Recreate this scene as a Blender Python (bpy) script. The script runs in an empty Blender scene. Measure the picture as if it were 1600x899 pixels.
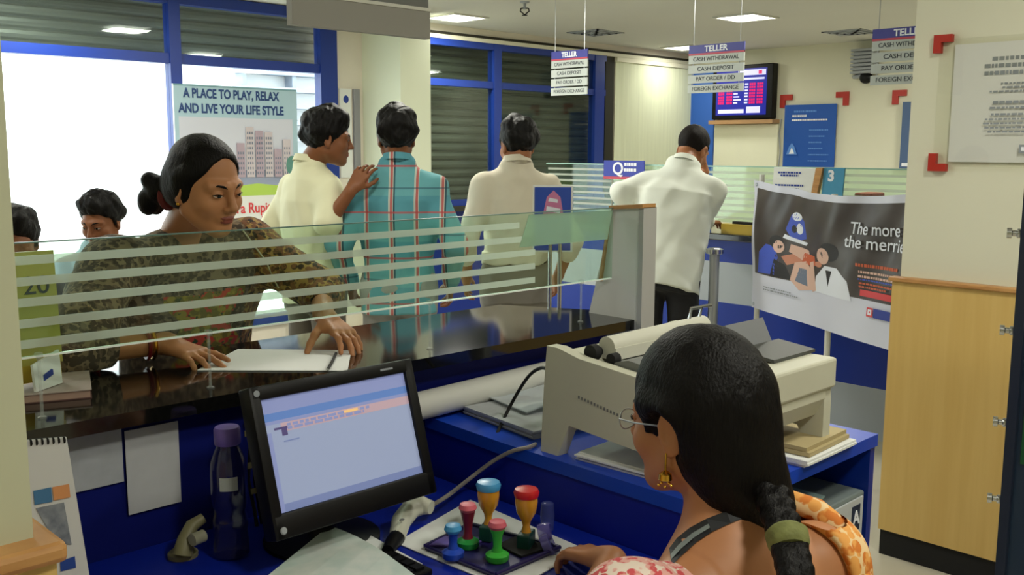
import bpy, bmesh, math, random
import numpy as np
from mathutils import Vector, Matrix
random.seed(7); rng = np.random.RandomState(5)
S = bpy.context.scene; COL = S.collection

# ------------------------------------------------------------ camera
YAW, PIT, ROL, FPX, CAMH = math.radians(45.486), math.radians(7.984), math.radians(-.2492), 1535., 1.52
_f = np.array([math.cos(YAW)*math.cos(PIT), math.sin(YAW)*math.cos(PIT), -math.sin(PIT)])
_r = np.cross(_f, [0, 0, 1]); _r /= np.linalg.norm(_r); _d = np.cross(_f, _r)
_c, _s = math.cos(ROL), math.sin(ROL)
CR = np.array([_c*_r+_s*_d, -_s*_r+_c*_d, _f]); CC = np.array([0, 0, CAMH])
cam = bpy.data.cameras.new('camera'); camo = bpy.data.objects.new('camera', cam); COL.objects.link(camo)
camo.matrix_world = Matrix(((CR[0][0], -CR[1][0], -CR[2][0], 0), (CR[0][1], -CR[1][1], -CR[2][1], 0), (CR[0][2], -CR[1][2], -CR[2][2], CAMH), (0, 0, 0, 1)))
cam.sensor_width = 36; cam.lens = FPX/1600*36; cam.clip_start = .05
S.camera = camo
def ray(x, y): return CR.T @ np.array([(x-800)/FPX, (y-450)/FPX, 1.])
def on(x, y, ax, v):                      # where a sight line meets the plane axis = v
    d = ray(x, y); return CC+d*(v-CC[ax])/d[ax]
def dep(x, y, D): return CC+ray(x, y)*D

# ------------------------------------------------------------ world, lights, exposure
W = bpy.data.worlds.new('sky'); S.world = W; W.use_nodes = True
W.node_tree.nodes['Background'].inputs[0].default_value = (.97, .98, 1, 1)
W.node_tree.nodes['Background'].inputs[1].default_value = 4.0
S.view_settings.view_transform = 'Standard'; S.view_settings.look = 'None'
S.view_settings.exposure = 0.35; S.view_settings.gamma = 1; S.view_settings.use_curve_mapping = False
CEIL = 2.55
LAMP_HALL, LAMP_STAFF_FILL = 17., 9.
LAMPCOL = (1, .98, .86)
HALL = [(5.24, 5.97), (6.79, 4.33), (8.34, 6.0), (3.69, 4.33), (2.14, 5.97), (.59, 4.33), (5.24, 2.69), (8.34, 2.69), (6.79, 1.05)]
STAFF_FILL = [(2.14, 2.75), (.9, -.3), (2.4, .35), (-1.2, 1.2)]  # unseen lamps over the staff side, added as interior fill
def area(loc, size, power, col=LAMPCOL, rot=(0, 0, 0), sy=None, portal=False):
    l = bpy.data.lights.new('area_light', 'AREA'); l.energy = power; l.color = col; l.size = size
    if sy: l.shape = 'RECTANGLE'; l.size_y = sy
    o = bpy.data.objects.new('area_light', l); o.location = loc; o.rotation_euler = rot; COL.objects.link(o)
    if portal: l.cycles.is_portal = True
    return o
for x, y in HALL: area((x, y, CEIL-.035), .30, LAMP_HALL*(.28 if y > 5.99 else 1.35 if (x, y) == (3.69, 4.33) else 1))
for (x, y), k in zip(STAFF_FILL, (1., 1.8, 1.6, .7)): area((x, y, CEIL-.035), .30, LAMP_STAFF_FILL*k)

# ------------------------------------------------------------ materials
def lin(c):
    c = [v/255. for v in c]; return tuple(v/12.92 if v <= .04045 else ((v+.055)/1.055)**2.4 for v in c)+(1,)
MT = {}
def mat(name, rgb, rough=.6, metal=0, bump=0, bscale=40, vary=0, vscale=8, emit=0, coat=0, alpha=1, spec=.5, rgb2=None, stretch=None):
    if name in MT: return MT[name]
    m = bpy.data.materials.new(name); m.use_nodes = True; nt = m.node_tree; b = nt.nodes['Principled BSDF']; N = nt.nodes.new; L = nt.links.new
    c = lin(rgb); b.inputs['Base Color'].default_value = c; b.inputs['Roughness'].default_value = rough
    b.inputs['Metallic'].default_value = metal; b.inputs['Specular IOR Level'].default_value = spec
    if coat: b.inputs['Coat Weight'].default_value = coat; b.inputs['Coat Roughness'].default_value = .1
    if emit: b.inputs['Emission Color'].default_value = c; b.inputs['Emission Strength'].default_value = emit
    if alpha < 1: b.inputs['Alpha'].default_value = alpha
    tc = N('ShaderNodeTexCoord'); src = tc.outputs['Object']
    if stretch:
        mp = N('ShaderNodeMapping'); mp.inputs['Scale'].default_value = stretch; L(src, mp.inputs[0]); src = mp.outputs[0]
    if vary or rgb2:
        n = N('ShaderNodeTexNoise'); n.inputs['Scale'].default_value = vscale; n.inputs['Detail'].default_value = 4; L(src, n.inputs[0])
        mx = N('ShaderNodeMix'); mx.data_type = 'RGBA'; mx.inputs[6].default_value = c
        mx.inputs[7].default_value = lin(rgb2) if rgb2 else tuple(v*(1-vary) for v in c[:3])+(1,)
        rp = N('ShaderNodeMapRange'); rp.inputs[1].default_value = .35; rp.inputs[2].default_value = .65; L(n.outputs[0], rp.inputs[0])
        L(rp.outputs[0], mx.inputs[0]); L(mx.outputs[2], b.inputs['Base Color'])
    if bump:
        n = N('ShaderNodeTexNoise'); n.inputs['Scale'].default_value = bscale; n.inputs['Detail'].default_value = 4; L(src, n.inputs[0])
        u = N('ShaderNodeBump'); u.inputs['Strength'].default_value = bump; u.inputs['Distance'].default_value = .01; L(n.outputs[0], u.inputs['Height']); L(u.outputs[0], b.inputs['Normal'])
    MT[name] = m; return m
def glassmat(name, tint, diffuse=0, dcol=(220, 225, 215), refl=1.45, maxr=.5):
    m = bpy.data.materials.new(name); m.use_nodes = True; nt = m.node_tree; N = nt.nodes.new; L = nt.links.new
    for n in list(nt.nodes): nt.nodes.remove(n)
    out = N('ShaderNodeOutputMaterial'); tr = N('ShaderNodeBsdfTransparent'); tr.inputs[0].default_value = lin(tint)
    gl = N('ShaderNodeBsdfGlossy'); gl.inputs['Roughness'].default_value = .03; gl.inputs[0].default_value = (.9, .95, .92, 1)
    lw = N('ShaderNodeLayerWeight'); lw.inputs[0].default_value = .5; pw = N('ShaderNodeMath'); pw.operation = 'POWER'; pw.inputs[1].default_value = 3.5; L(lw.outputs['Facing'], pw.inputs[0])
    fr = N('ShaderNodeMath'); fr.operation = 'MULTIPLY_ADD'; fr.inputs[1].default_value = maxr; fr.inputs[2].default_value = .03; L(pw.outputs[0], fr.inputs[0])
    mx = N('ShaderNodeMixShader'); L(fr.outputs[0], mx.inputs[0]); L(tr.outputs[0], mx.inputs[1]); L(gl.outputs[0], mx.inputs[2]); last = mx.outputs[0]
    if diffuse:
        df = N('ShaderNodeBsdfDiffuse'); df.inputs[0].default_value = lin(dcol); tl = N('ShaderNodeBsdfTranslucent'); tl.inputs[0].default_value = lin(dcol)
        a = N('ShaderNodeMixShader'); a.inputs[0].default_value = .5; L(df.outputs[0], a.inputs[1]); L(tl.outputs[0], a.inputs[2])
        m2 = N('ShaderNodeMixShader'); m2.inputs[0].default_value = diffuse; L(last, m2.inputs[1]); L(a.outputs[0], m2.inputs[2]); last = m2.outputs[0]
    L(last, out.inputs[0]); return m
GLASS = glassmat('clear_glass', (238, 250, 243)); FROST = glassmat('frosted_film', (235, 240, 236), .46, (236, 238, 230))
GREENFILM = glassmat('green_film', (205, 225, 210), .40, (200, 216, 200)); ACRYL = glassmat('clear_acrylic', (252, 252, 250), maxr=.3); DARKGLASS = glassmat('window_glass', (245, 252, 250), refl=1.45)
CREAM = mat('cream_paint', (222, 220, 198), .7, bump=.05, bscale=60, vary=.03, vscale=1.5)
CEILM = mat('ceiling_paint', (205, 205, 196), .8, vary=.03, vscale=1)
FLOORM = mat('floor_tile', (205, 198, 178), .25, vary=.06, vscale=3)
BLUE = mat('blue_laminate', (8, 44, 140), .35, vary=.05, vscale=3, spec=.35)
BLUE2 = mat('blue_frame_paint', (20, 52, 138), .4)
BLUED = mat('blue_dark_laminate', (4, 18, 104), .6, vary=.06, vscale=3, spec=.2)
GREYL = mat('grey_laminate', (160, 165, 170), .5)
GRANITE = mat('black_granite', (20, 20, 19), .07, vary=.5, vscale=160, spec=.75)
WOOD = mat('light_maple_laminate', (216, 182, 110), .45, rgb2=(209, 173, 100), vscale=5, stretch=(6, 6, .35))
WOODT = mat('wood_trim', (200, 150, 92), .4, rgb2=(176, 124, 70), vscale=9, stretch=(1, 1, 6))
BLACK = mat('black_plastic', (10, 10, 11), .45, spec=.25)
MATTB = mat('matt_black', (10, 10, 11), .8)
WHITE = mat('white_paper', (226, 228, 226), .7); PAPER2 = mat('grey_paper', (176, 180, 184), .8, vary=.12, vscale=25)
WPLAS = mat('white_plastic', (214, 214, 206), .4)
BEIGE = mat('beige_plastic', (196, 195, 176), .5, vary=.03); BEIGED = mat('dark_grey_plastic', (112, 114, 112), .5)  # second plastic is a plain darker grey
CHROME = mat('chrome', (200, 203, 205), .18, 1); STEEL = mat('brushed_steel', (176, 180, 184), .35, .8)
RED = mat('red_plastic', (176, 38, 22), .4); GOLD = mat('gold', (222, 170, 70), .22, 1)
YELL = mat('yellow_card', (190, 160, 50), .5, vary=.05)

# ------------------------------------------------------------ mesh helpers
ORG = {}
def setp(o, label=None, cat=None, group=None, kind=None):
    for k, v in (('label', label), ('category', cat), ('group', group), ('kind', kind)):
        if v: o[k] = v
    return o
def root(name, loc, label, cat, group=None):
    o = bpy.data.objects.new(name, None); o.empty_display_size = .05; o.location = loc; COL.objects.link(o); ORG[o.name] = Vector(loc)
    return setp(o, label, cat, group)
def link(name, me, parent=None, origin=None):
    o = bpy.data.objects.new(name, me); COL.objects.link(o)
    if parent is not None:
        og = ORG[parent.name]; o.parent = parent
    else:
        if origin is None:
            c = np.empty(len(me.vertices)*3, np.float32); me.vertices.foreach_get('co', c); c = c.reshape(-1, 3)
            a, b = c.min(0), c.max(0); origin = ((a[0]+b[0])/2, (a[1]+b[1])/2, a[2])
        og = Vector([float(v) for v in origin]); o.location = og
    me.transform(Matrix.Translation(-og)); ORG[o.name] = og.copy()
    return o
class MB:
    def __init__(s, M=None): s.bm = bmesh.new(); s.M = M or Matrix.Identity(4); s.mi = 0
    def v(s, p): return s.bm.verts.new(s.M @ Vector([float(q) for q in p]))
    def f(s, vs):
        try: f = s.bm.faces.new(vs); f.material_index = s.mi; return f
        except ValueError: return None
    def box(s, a, b, mi=None, bev=0):
        if mi is not None: s.mi = mi
        lo = [min(a[i], b[i]) for i in range(3)]; hi = [max(a[i], b[i]) for i in range(3)]
        if bev > 0:
            bev = min(bev, *[(hi[i]-lo[i])*.45 for i in range(3)])
            t = bmesh.new(); bmesh.ops.create_cube(t, size=1)
            for q in t.verts: q.co = Vector([(lo[i]+hi[i])/2+q.co[i]*(hi[i]-lo[i]) for i in range(3)])
            bmesh.ops.bevel(t, geom=list(t.edges), offset=bev, segments=2, affect='EDGES', profile=.5)
            mp = {q: s.v(q.co) for q in t.verts}
            for q in t.faces: s.f([mp[w] for w in q.verts])
            t.free(); return s
        c = [s.v((x, y, z)) for x in (lo[0], hi[0]) for y in (lo[1], hi[1]) for z in (lo[2], hi[2])]
        for q in ((0, 1, 3, 2), (4, 6, 7, 5), (0, 4, 5, 1), (2, 3, 7, 6), (0, 2, 6, 4), (1, 5, 7, 3)): s.f([c[i] for i in q])
        return s
    def prism(s, poly, vec, mi=None):       # poly: 3D points, extruded by vec
        if mi is not None: s.mi = mi
        a = [s.v(p) for p in poly]; b = [s.v(Vector([float(q) for q in p])+Vector(vec)) for p in poly]; n = len(a)
        s.f(a[::-1]); s.f(b)
        for i in range(n): s.f([a[i], a[(i+1) % n], b[(i+1) % n], b[i]])
        return s
    def quad(s, pts, mi=None):
        if mi is not None: s.mi = mi
        s.f([s.v(p) for p in pts]); return s
    def tube(s, pts, r, n=10, mi=None, cap=True):
        if mi is not None: s.mi = mi
        pts = [Vector([float(q) for q in p]) for p in pts]; rr = r if hasattr(r, '__len__') else [r]*len(pts); rings = []; up = None
        for i, p in enumerate(pts):
            t = (pts[min(i+1, len(pts)-1)]-pts[max(i-1, 0)]).normalized()
            if up is None: up = t.orthogonal().normalized()
            up = (up-t*up.dot(t)); up = up.normalized() if up.length > 1e-6 else t.orthogonal().normalized()
            w = t.cross(up)
            rings.append([s.v(p+(up*math.cos(k*2*math.pi/n)+w*math.sin(k*2*math.pi/n))*rr[i]) for k in range(n)])
        for a, b in zip(rings, rings[1:]):
            for k in range(n): s.f([a[k], a[(k+1) % n], b[(k+1) % n], b[k]])
        if cap: s.f(rings[0][::-1]); s.f(rings[-1])
        return s
    def lathe(s, c, prof, n=24, mi=None, axis=None):   # prof: (radius, height)
        if mi is not None: s.mi = mi
        c = Vector([float(q) for q in c]); z = Vector(axis or (0, 0, 1)).normalized(); u = z.orthogonal().normalized(); w = z.cross(u); rings = []
        for r, h in prof: rings.append([s.v(c+z*h+(u*math.cos(k*2*math.pi/n)+w*math.sin(k*2*math.pi/n))*max(r, 1e-4)) for k in range(n)])
        for a, b in zip(rings, rings[1:]):
            for k in range(n): s.f([a[k], a[(k+1) % n], b[(k+1) % n], b[k]])
        s.f(rings[0][::-1]); s.f(rings[-1]); return s
    def ball(s, c, r, mi=None, n=16, R=None):
        if mi is not None: s.mi = mi
        rr = Vector(r) if hasattr(r, '__len__') else Vector((r, r, r)); t = bmesh.new(); bmesh.ops.create_uvsphere(t, u_segments=n, v_segments=n//2+2, radius=1)
        c = Vector([float(q) for q in c])
        mp = {}
        for q in t.verts:
            w = Vector((q.co[0]*rr[0], q.co[1]*rr[1], q.co[2]*rr[2])); mp[q] = s.v(c+(R @ w if R else w))
        for q in t.faces: s.f([mp[w] for w in q.verts])
        t.free(); return s
    def build(s, name, mats, parent=None, smooth=False, origin=None, **kw):
        bmesh.ops.recalc_face_normals(s.bm, faces=list(s.bm.faces)) if kw.pop('recalc', True) else None
        me = bpy.data.meshes.new(name); s.bm.to_mesh(me); s.bm.free()
        for m in (mats if isinstance(mats, (list, tuple)) else [mats]): me.materials.append(m)
        if smooth:
            me.polygons.foreach_set('use_smooth', [True]*len(me.polygons))
            try: me.set_sharp_from_angle(angle=math.radians(40))
            except Exception: pass
        return setp(link(name, me, parent, origin), **kw)
def box(name, a, b, m, parent=None, bev=0, **kw): return MB().box(a, b, bev=bev).build(name, m, parent, **kw)
def struct(o): o['kind'] = 'structure'; return o
def textmesh(name, body, o, ux, uy, size, m, parent, align='CENTER', ext=.0006, width=None, fn=None, bold=0):
    cu = bpy.data.curves.new(name, 'FONT'); cu.body = body; cu.size = size; cu.align_x = align; cu.align_y = 'CENTER'; cu.extrude = ext; cu.offset = bold
    t = bpy.data.objects.new(name, cu); COL.objects.link(t); bpy.context.view_layer.update()
    dg = bpy.context.evaluated_depsgraph_get(); me = bpy.data.meshes.new_from_object(t.evaluated_get(dg)); bpy.data.objects.remove(t)
    co = np.empty(len(me.vertices)*3, np.float32); me.vertices.foreach_get('co', co); co = co.reshape(-1, 3)
    w = co[:, 0].max()-co[:, 0].min()
    if width and w > 0: co[:, 0] *= width/w
    ux, uy = np.array(ux, float), np.array(uy, float); n = np.cross(ux, uy); n /= np.linalg.norm(n)
    if fn: out = np.array([fn(p[0], p[1], p[2]+.001) for p in co])
    else: out = np.array(o, float)+co[:, :1]*ux+co[:, 1:2]*uy+(co[:, 2:3]+.0005)*n
    me.vertices.foreach_set('co', out.astype(np.float32).ravel()); me.materials.clear(); me.materials.append(m); me.name = name
    return link(name, me, parent)
def decal(name, o, ux, uy, shapes, parent, fn=None, eps=.0006, sub=1, **kw):   # shapes: (material, polygon in metres)
    b = MB(); mats = []; n = np.cross(ux, uy); o = np.array(o, float); ux = np.array(ux, float); uy = np.array(uy, float)
    for k, (m, poly) in enumerate(shapes):
        if m not in mats: mats.append(m)
        b.mi = mats.index(m); h = eps*(1+k*.12)
        if len(poly) == 4 and sub > 1:
            P = [np.array(p, float) for p in poly]
            g = [[b.v(fn(*((P[0]*(1-i/sub)+P[1]*i/sub)*(1-j/sub)+(P[3]*(1-i/sub)+P[2]*i/sub)*j/sub), h)) for j in range(sub+1)] for i in range(sub+1)]
            for i in range(sub):
                for j in range(sub): b.f([g[i][j], g[i+1][j], g[i+1][j+1], g[i][j+1]])
        elif fn: b.f([b.v(fn(p[0], p[1], h)) for p in poly])
        else: b.f([b.v(o+ux*p[0]+uy*p[1]+n*h) for p in poly])
    return b.build(name, mats, parent, recalc=False, **kw)
def rect(x0, y0, x1, y1): return [(x0, y0), (x1, y0), (x1, y1), (x0, y1)]
def ell(cx, cy, rx, ry, n=20, a0=0, a1=360): return [(cx+rx*math.cos(math.radians(a0+(a1-a0)*k/n)), cy+ry*math.sin(math.radians(a0+(a1-a0)*k/n))) for k in range(n if a1-a0 == 360 else n+1)]
def scribble(x0, x1, ys, h, m, seed=1, w=(.006, .02), gap=.004, center=True):   # rows of unreadable small print
    r = random.Random(seed); out = []
    for y in ys:
        tot = (x1-x0)*r.uniform(.6, 1); x = x0+((x1-x0)-tot)/2 if center else x0; e = x+tot
        while x < e:
            ww = min(r.uniform(*w), e-x); out.append((m, rect(x, y-h/2, x+ww, y+h/2))); x += ww+gap
    return out
INK = mat('dark_ink', (60, 66, 76), .8); INKL = mat('pale_ink', (140, 146, 152), .8); INKW = mat('white_ink', (235, 238, 245), .6); INKB = mat('blue_ink', (30, 60, 150), .6)
NAVY = mat('navy_print', (26, 62, 120), .5); INKR = mat('red_ink', (214, 60, 66), .6); PINKI = mat('pink_print', (206, 40, 90), .6)

# ------------------------------------------------------------ the room
XR, XL, YB, YF = 9.0, -2.5, -2.5, 6.4
struct(box('floor', (XL-.1, YB-.1, -.1), (XR+.1, YF+.3, 0), FLOORM))
b = MB().box((XL-.1, YB-.1, CEIL), (XR+.1, YF+.3, CEIL+.1)); struct(b.build('ceiling', CEILM))
struct(box('wall_back', (XL-.1, YB-.1, 0), (XR+.1, YB, CEIL), CREAM))
struct(box('wall_left', (XL-.1, YB, 0), (XL, YF+.1, CEIL), CREAM))
struct(box('wall_far', (XR, YB, 0), (XR+.1, YF+.1, CEIL), CREAM))
wf = MB()
WX = [(-.4, 4.39, .25, 2.5), (5.0, 7.55, 1.04, 2.42)]
wf.box((XL, YF, 0), (-.4, YF+.16, CEIL)); wf.box((-.4, YF, 0), (4.39, YF+.16, .25)); wf.box((-.4, YF, 2.5), (4.39, YF+.16, CEIL))
wf.box((4.39, YF, 0), (5.0, YF+.16, CEIL)); wf.box((5.0, YF, 0), (7.55, YF+.16, 1.04)); wf.box((5.0, YF, 2.42), (7.55, YF+.16, CEIL)); wf.box((7.55, YF, 0), (XR, YF+.16, CEIL))
struct(wf.build('wall_front', mat('front_wall_paint', (226, 218, 204), .7, vary=.03)))
struct(box('trim_cornice', (4.94, YF-.04, 2.435), (XR, YF, 2.468), CREAM))
struct(box('trim_painted_shadow_gap', (4.94, YF-.012, 2.468), (XR, YF, 2.495), mat('painted_gap_shade', (52, 50, 38), .8)))  # solid strip, the shade of the gap is put into its dark colour
struct(box('trim_bulkhead', (4.94, YF-.03, 0), (7.7, YF, 1.0), BLUE))
struct(box('trim_sill', (4.94, YF-.12, 1.0), (7.7, YF, 1.045), GRANITE))
struct(box('wall_column', (4.644, 5.92, 0), (4.935, YF, CEIL), mat('column_paint', (222, 228, 205), .6)))
# left window
def window(n, x0, x1, z0, z1, verts, transom, lab):
    w = root('window_%d' % n, ((x0+x1)/2, YF, z0), None, None); w['kind'] = 'structure'
    fb = MB(); fb.box((x0, YF-.03, z1-.05), (x1, YF+.05, z1+.02)); fb.box((x0, YF-.03, z0-.03), (x1, YF+.05, z0+.05)); fb.box((x0, YF-.025, transom[0]), (x1, YF+.045, transom[1]))
    for a, c in verts: fb.box((a, YF-.035, z0), (c, YF+.05, z1))
    struct(fb.build('window_frame', BLUE2, w)); e = sorted(verts)
    for (a0, a), (c, c1) in zip(e, e[1:]):
        for za, zb in ((z0+.05, transom[0]), (transom[1], z1-.05)): struct(box('window_pane', (a, YF, za), (c, YF+.006, zb), DARKGLASS, w))
    return w
window(1, -.4, 4.39, .25, 2.525, [(-.4, -.32), (.62, .70), (3.06, 3.14), (4.24, 4.39)], (2.082, 2.148), '')
window(2, 5.0, 7.55, 1.04, 2.43, [(5.0, 5.06), (6.03, 6.12), (7.38, 7.52)], (2.05, 2.108), '')
struct(box('trim_window_jamb', (7.55, YF-.02, 1.04), (7.68, YF+.002, 2.43), mat('dark_jamb', (36, 36, 24), .8)))
# rolling shutters outside
def shutter(x0, x1, z0, z1, y, label, m):
    b = MB(); z = z0; k = 0; pitch = .075
    while z < z1-1e-6:
        prof = [(0, 0), (.012, .012), (.016, .034), (.012, .056), (0, .068), (.003, pitch)]
        for (d0, h0), (d1, h1) in zip(prof, prof[1:]):
            if z+h1 > z1: break
            b.quad([(x0, y-d0, z+h0), (x1, y-d0, z+h0), (x1, y-d1, z+h1), (x0, y-d1, z+h1)])
        z += pitch
    b.box((x0, y+.002, z0), (x1, y+.01, z1))
    return b.build('rolling_shutter', m, label=label, cat='shutter')
SHUT = mat('shutter_metal', (118, 118, 112), .45, .3, vary=.2, vscale=4, stretch=(.3, 1, 12))
shutter(-.4, 4.45, 2.12, 2.56, YF+.30, 'grey rolling shutter half rolled up above the bright poster window', SHUT)
shutter(4.95, 7.6, .98, 2.5, YF+.19, 'closed dark rolling shutter behind the blue framed window right of the column', mat('dark_shutter_metal', (74, 76, 66), .42, .3, vary=.25, vscale=4, stretch=(.3, 1, 12)))
# outside
struct(box('floor_outside', (-8, YF+.3, -.16), (14, 22, -.1), mat('pavement', (215, 212, 205), .9)))
bo = root('building', (8.2, 12.5, -.1), 'white building with horizontal louvres outside the window, above the poster', 'building')
MB().box((6.7, 12, -.1), (12, 15, 6)).build('wall', mat('pale_render', (238, 240, 242), .9), bo)
lv = MB()
for k in range(26): lv.box((6.6, 11.75, .3+k*.22), (9.5, 11.98, .36+k*.22))
for x in (6.65, 7.4, 8.5, 9.4): lv.box((x, 11.8, .0), (x+.06, 11.99, 6))
lv.build('louvre', mat('grey_louvre', (150, 160, 175), .7), bo)
# blinds and far wall
bl = root('vertical_blind', (8.3, YF-.03, .9), 'cream vertical slat blind in the far corner beside the shuttered window', 'blind')
box('head_rail', (7.69, YF-.05, 2.39), (8.99, YF-.012, 2.432), CREAM, bl)
sb = MB()
for k in range(15):
    x = 7.70+k*.086; sb.prism([(x, YF-.018, .9), (x+.086, YF-.036, .9), (x+.087, YF-.034, .9), (x+.001, YF-.016, .9)], (0, 0, 1.49))
sb.build('slat', mat('blind_fabric', (218, 224, 196), .8, vary=.08, vscale=4, stretch=(8, 1, .3)), bl)
struct(box('wall_panel_blue', (8.97, 6.07, 0), (XR, 6.37, 2.40), mat('blue_panel_paint', (52, 104, 196), .5)))
tv = root('display_screen', (8.94, 5.7, 1.84), 'wall mounted exchange rate display with red figures on a blue screen', 'screen')
box('housing', (8.90, 5.335, 1.845), (8.999, 6.05, 2.395), BLACK, tv, bev=.01)
TVB = mat('screen_blue', (28, 34, 140), .3, emit=.5); TVR = mat('screen_red', (190, 20, 84), .3, emit=.8); TVW = mat('screen_white', (190, 190, 225), .3, emit=.7)
sh = [(TVB, rect(0, 0, .60, .47)), (TVW, rect(.26, .40, .585, .455)), (TVR, rect(.50, .41, .54, .445)), (TVW, rect(.03, .02, .34, .06)), (TVW, rect(.37, .02, .53, .085)), (TVW, rect(.33, .355, .57, .375))]
for k in range(7):
    y = .30-k*.031
    for c in (.03, .13, .40, .49):
        for q in range(3): sh.append((TVR, rect(c+q*.025, y, c+q*.025+.021, y+.022)))
    sh.append((TVW, rect(.345, y+.004, .385, y+.02)))
    if k > 2: sh.append((TVW, rect(.215, y+.004, .215+.05+.02*(k % 3), y+.018)))
decal('screen_picture', (8.899, 6.00, 1.885), (0, -1, 0), (0, 0, 1), sh, tv)
box('display_shelf', (8.86, 5.30, 1.795), (XR, 6.06, 1.835), mat('tan_wood', (180, 140, 98), .6), label='narrow tan wooden shelf on the wall under the exchange rate display', cat='shelf')
struct(box('wall_panel_cream', (8.975, 5.30, .6), (XR, 6.06, 1.79), mat('pale_panel_paint', (238, 238, 214), .6)))
PB = mat('poster_blue', (20, 82, 172), .5); PBL = mat('poster_light_blue', (90, 140, 215), .5)
def poster(name, x, y0, y1, z0, z1, shapes, m, label, corners=True):
    r = root(name, (x, (y0+y1)/2, z0), label, 'poster')
    box('backing_board', (x, y0, z0), (x+.012, y1, z1), m, r)
    if shapes: decal('print', (x, y1, z0), (0, -1, 0), (0, 0, 1), shapes, r)
    return r
def clip(x, y, z, sy, sz, label, s=.075, grp='red corner brackets on the wall'):   # L shaped red bracket
    b = MB(); t = s*.42
    b.prism([(x, y, z), (x, y+sy*s, z), (x, y+sy*s, z+sz*t), (x, y+sy*t, z+sz*t), (x, y+sy*t, z+sz*s), (x, y, z+sz*s)], (.022, 0, 0))
    b.build('corner_bracket', RED, label=label, cat='bracket', group=grp)
sh = scribble(.05, .40, (.545,), .018, PBL, 3)+scribble(.05, .28, (.50,), .02, INKW, 4)+scribble(.05, .5, (.46,), .016, INKW, 5)+scribble(.28, .50, (.36, .30, .24, .18, .12, .06), .014, PBL, 6, center=False)
sh += [(PBL, [(.04, .12), (.16, .12), (.13, .20), (.10, .235), (.07, .20)])]+[(INKW, [(.07, .125), (.13, .13), (.10, .19)])]
poster('wall_poster', 8.965, 4.67, 5.225, 1.365, 1.975, sh, PB, 'bright blue poster with a pale triangle logo on the far wall')
clip(8.975, 5.29, 2.08, -1, -1, 'red corner bracket at the top left of the bright blue poster', .13); clip(8.975, 4.56, 2.085, 1, -1, 'red corner bracket at the top right of the bright blue poster', .13)
poster('wall_poster', 8.965, 3.45, 4.02, 1.365, 1.97, [(INKW, rect(.02, .02, .55, .05))], mat('poster_slate', (70, 95, 135), .5), 'slate blue poster half hidden by the cream wall on the right')
clip(8.975, 4.13, 2.08, -1, -1, 'red corner bracket beside the slate blue poster', .13)
cd = MB(); cd.tube([(8.985, 5.27, 1.84), (8.985, 5.29, 1.7), (8.985, 5.27, 1.5), (8.985, 5.29, 1.25), (8.985, 5.27, 1.05)], .006, 6); cd.build('wall_cable', GREYL, label='thin grey cable hanging down the far wall beside the bright blue poster', cat='cable')
ac = root('security_camera', (8.9, 4.38, 2.15), 'grey louvred box with a dark dome camera high on the far wall', 'camera')
a = MB()
for k in range(7): a.box((8.86+.004*(k % 2), 4.28, 2.24+k*.034), (8.99, 4.50, 2.262+k*.034))
a.box((8.90, 4.29, 2.24), (8.999, 4.49, 2.47)); a.build('louvre_housing', GREYL, ac)
MB().ball((8.91, 4.36, 2.20), (.06, .06, .055), n=20).build('camera_dome', BLACK, ac, smooth=True)
a = MB(); a.tube([(8.99, 4.52, 2.22), (8.93, 4.47, 2.215), (8.91, 4.40, 2.22)], .02, 10); a.build('camera_arm', GREYL, ac)

# ceiling fittings
def cl(x, y, lab, grp):
    r = root('ceiling_light', (x, y, CEIL-.03), lab, 'ceiling light', grp)
    b = MB(); s, t = .165, .185
    for a0, a1 in (((-t, -t), (t, -s)), ((-t, s), (t, t)), ((-t, -s), (-s, s)), ((s, -s), (t, s))): b.box((x+a0[0], y+a0[1], CEIL-.012), (x+a1[0], y+a1[1], CEIL-.0005))
    b.build('frame', WPLAS, r)
    box('diffuser', (x-s, y-s, CEIL-.008), (x+s, y+s, CEIL-.002), MT.get('diff') or mat('diff', (255, 255, 240), .5, emit=5), r)
LBL = {(5.24, 5.97): 'square ceiling light nearest the white column', (6.79, 4.33): 'square ceiling light above the middle hanging teller sign', (8.34, 6.0): 'square ceiling light in the far corner near the blind'}
for p in HALL+STAFF_FILL: cl(p[0], p[1], LBL.get(p, 'assumed square recessed ceiling light outside the picture'), None if p in LBL else 'ceiling lights outside the picture')  # staff side fittings are unseen, added to carry the fill lamps
for x, y, lb in ((6.75, 5.83, 'square ceiling air vent above the shuttered window'), (8.25, 4.2, 'square ceiling air vent above the far wall posters')):
    b = MB()
    for k in range(4):
        s = .18-k*.045; z0 = CEIL-.004-k*.006
        for a0, a1 in (((-s, -s), (s, -s+.02)), ((-s, s-.02), (s, s)), ((-s, -s), (-s+.02, s)), ((s-.02, -s), (s, s))): b.box((x+a0[0], y+a0[1], z0-.005), (x+a1[0], y+a1[1], CEIL-.0005), 0)
    b.box((x-.17, y-.17, CEIL-.003), (x+.17, y+.17, CEIL-.001), 1)
    b.build('ceiling_vent', [GREYL, MATTB], label=lb, cat='vent')
p = on(820, 3, 2, CEIL); r = root('sprinkler_head', (p[0], p[1], CEIL-.1), 'small fire sprinkler head on the ceiling', 'sprinkler')
MB().lathe((p[0], p[1], CEIL-.001), [(.035, 0), (.03, -.008), (.01, -.012), (.01, -.045), (.014, -.05)], 16).build('base', GREYL, r, smooth=True)
b = MB(); b.tube([(p[0]-.018, p[1]+.018, CEIL-.045+.0), (p[0]-.022, p[1]+.022, CEIL-.065), (p[0], p[1], CEIL-.09), (p[0]+.022, p[1]-.022, CEIL-.065), (p[0]+.018, p[1]-.018, CEIL-.045)], .005, 8)
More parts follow.
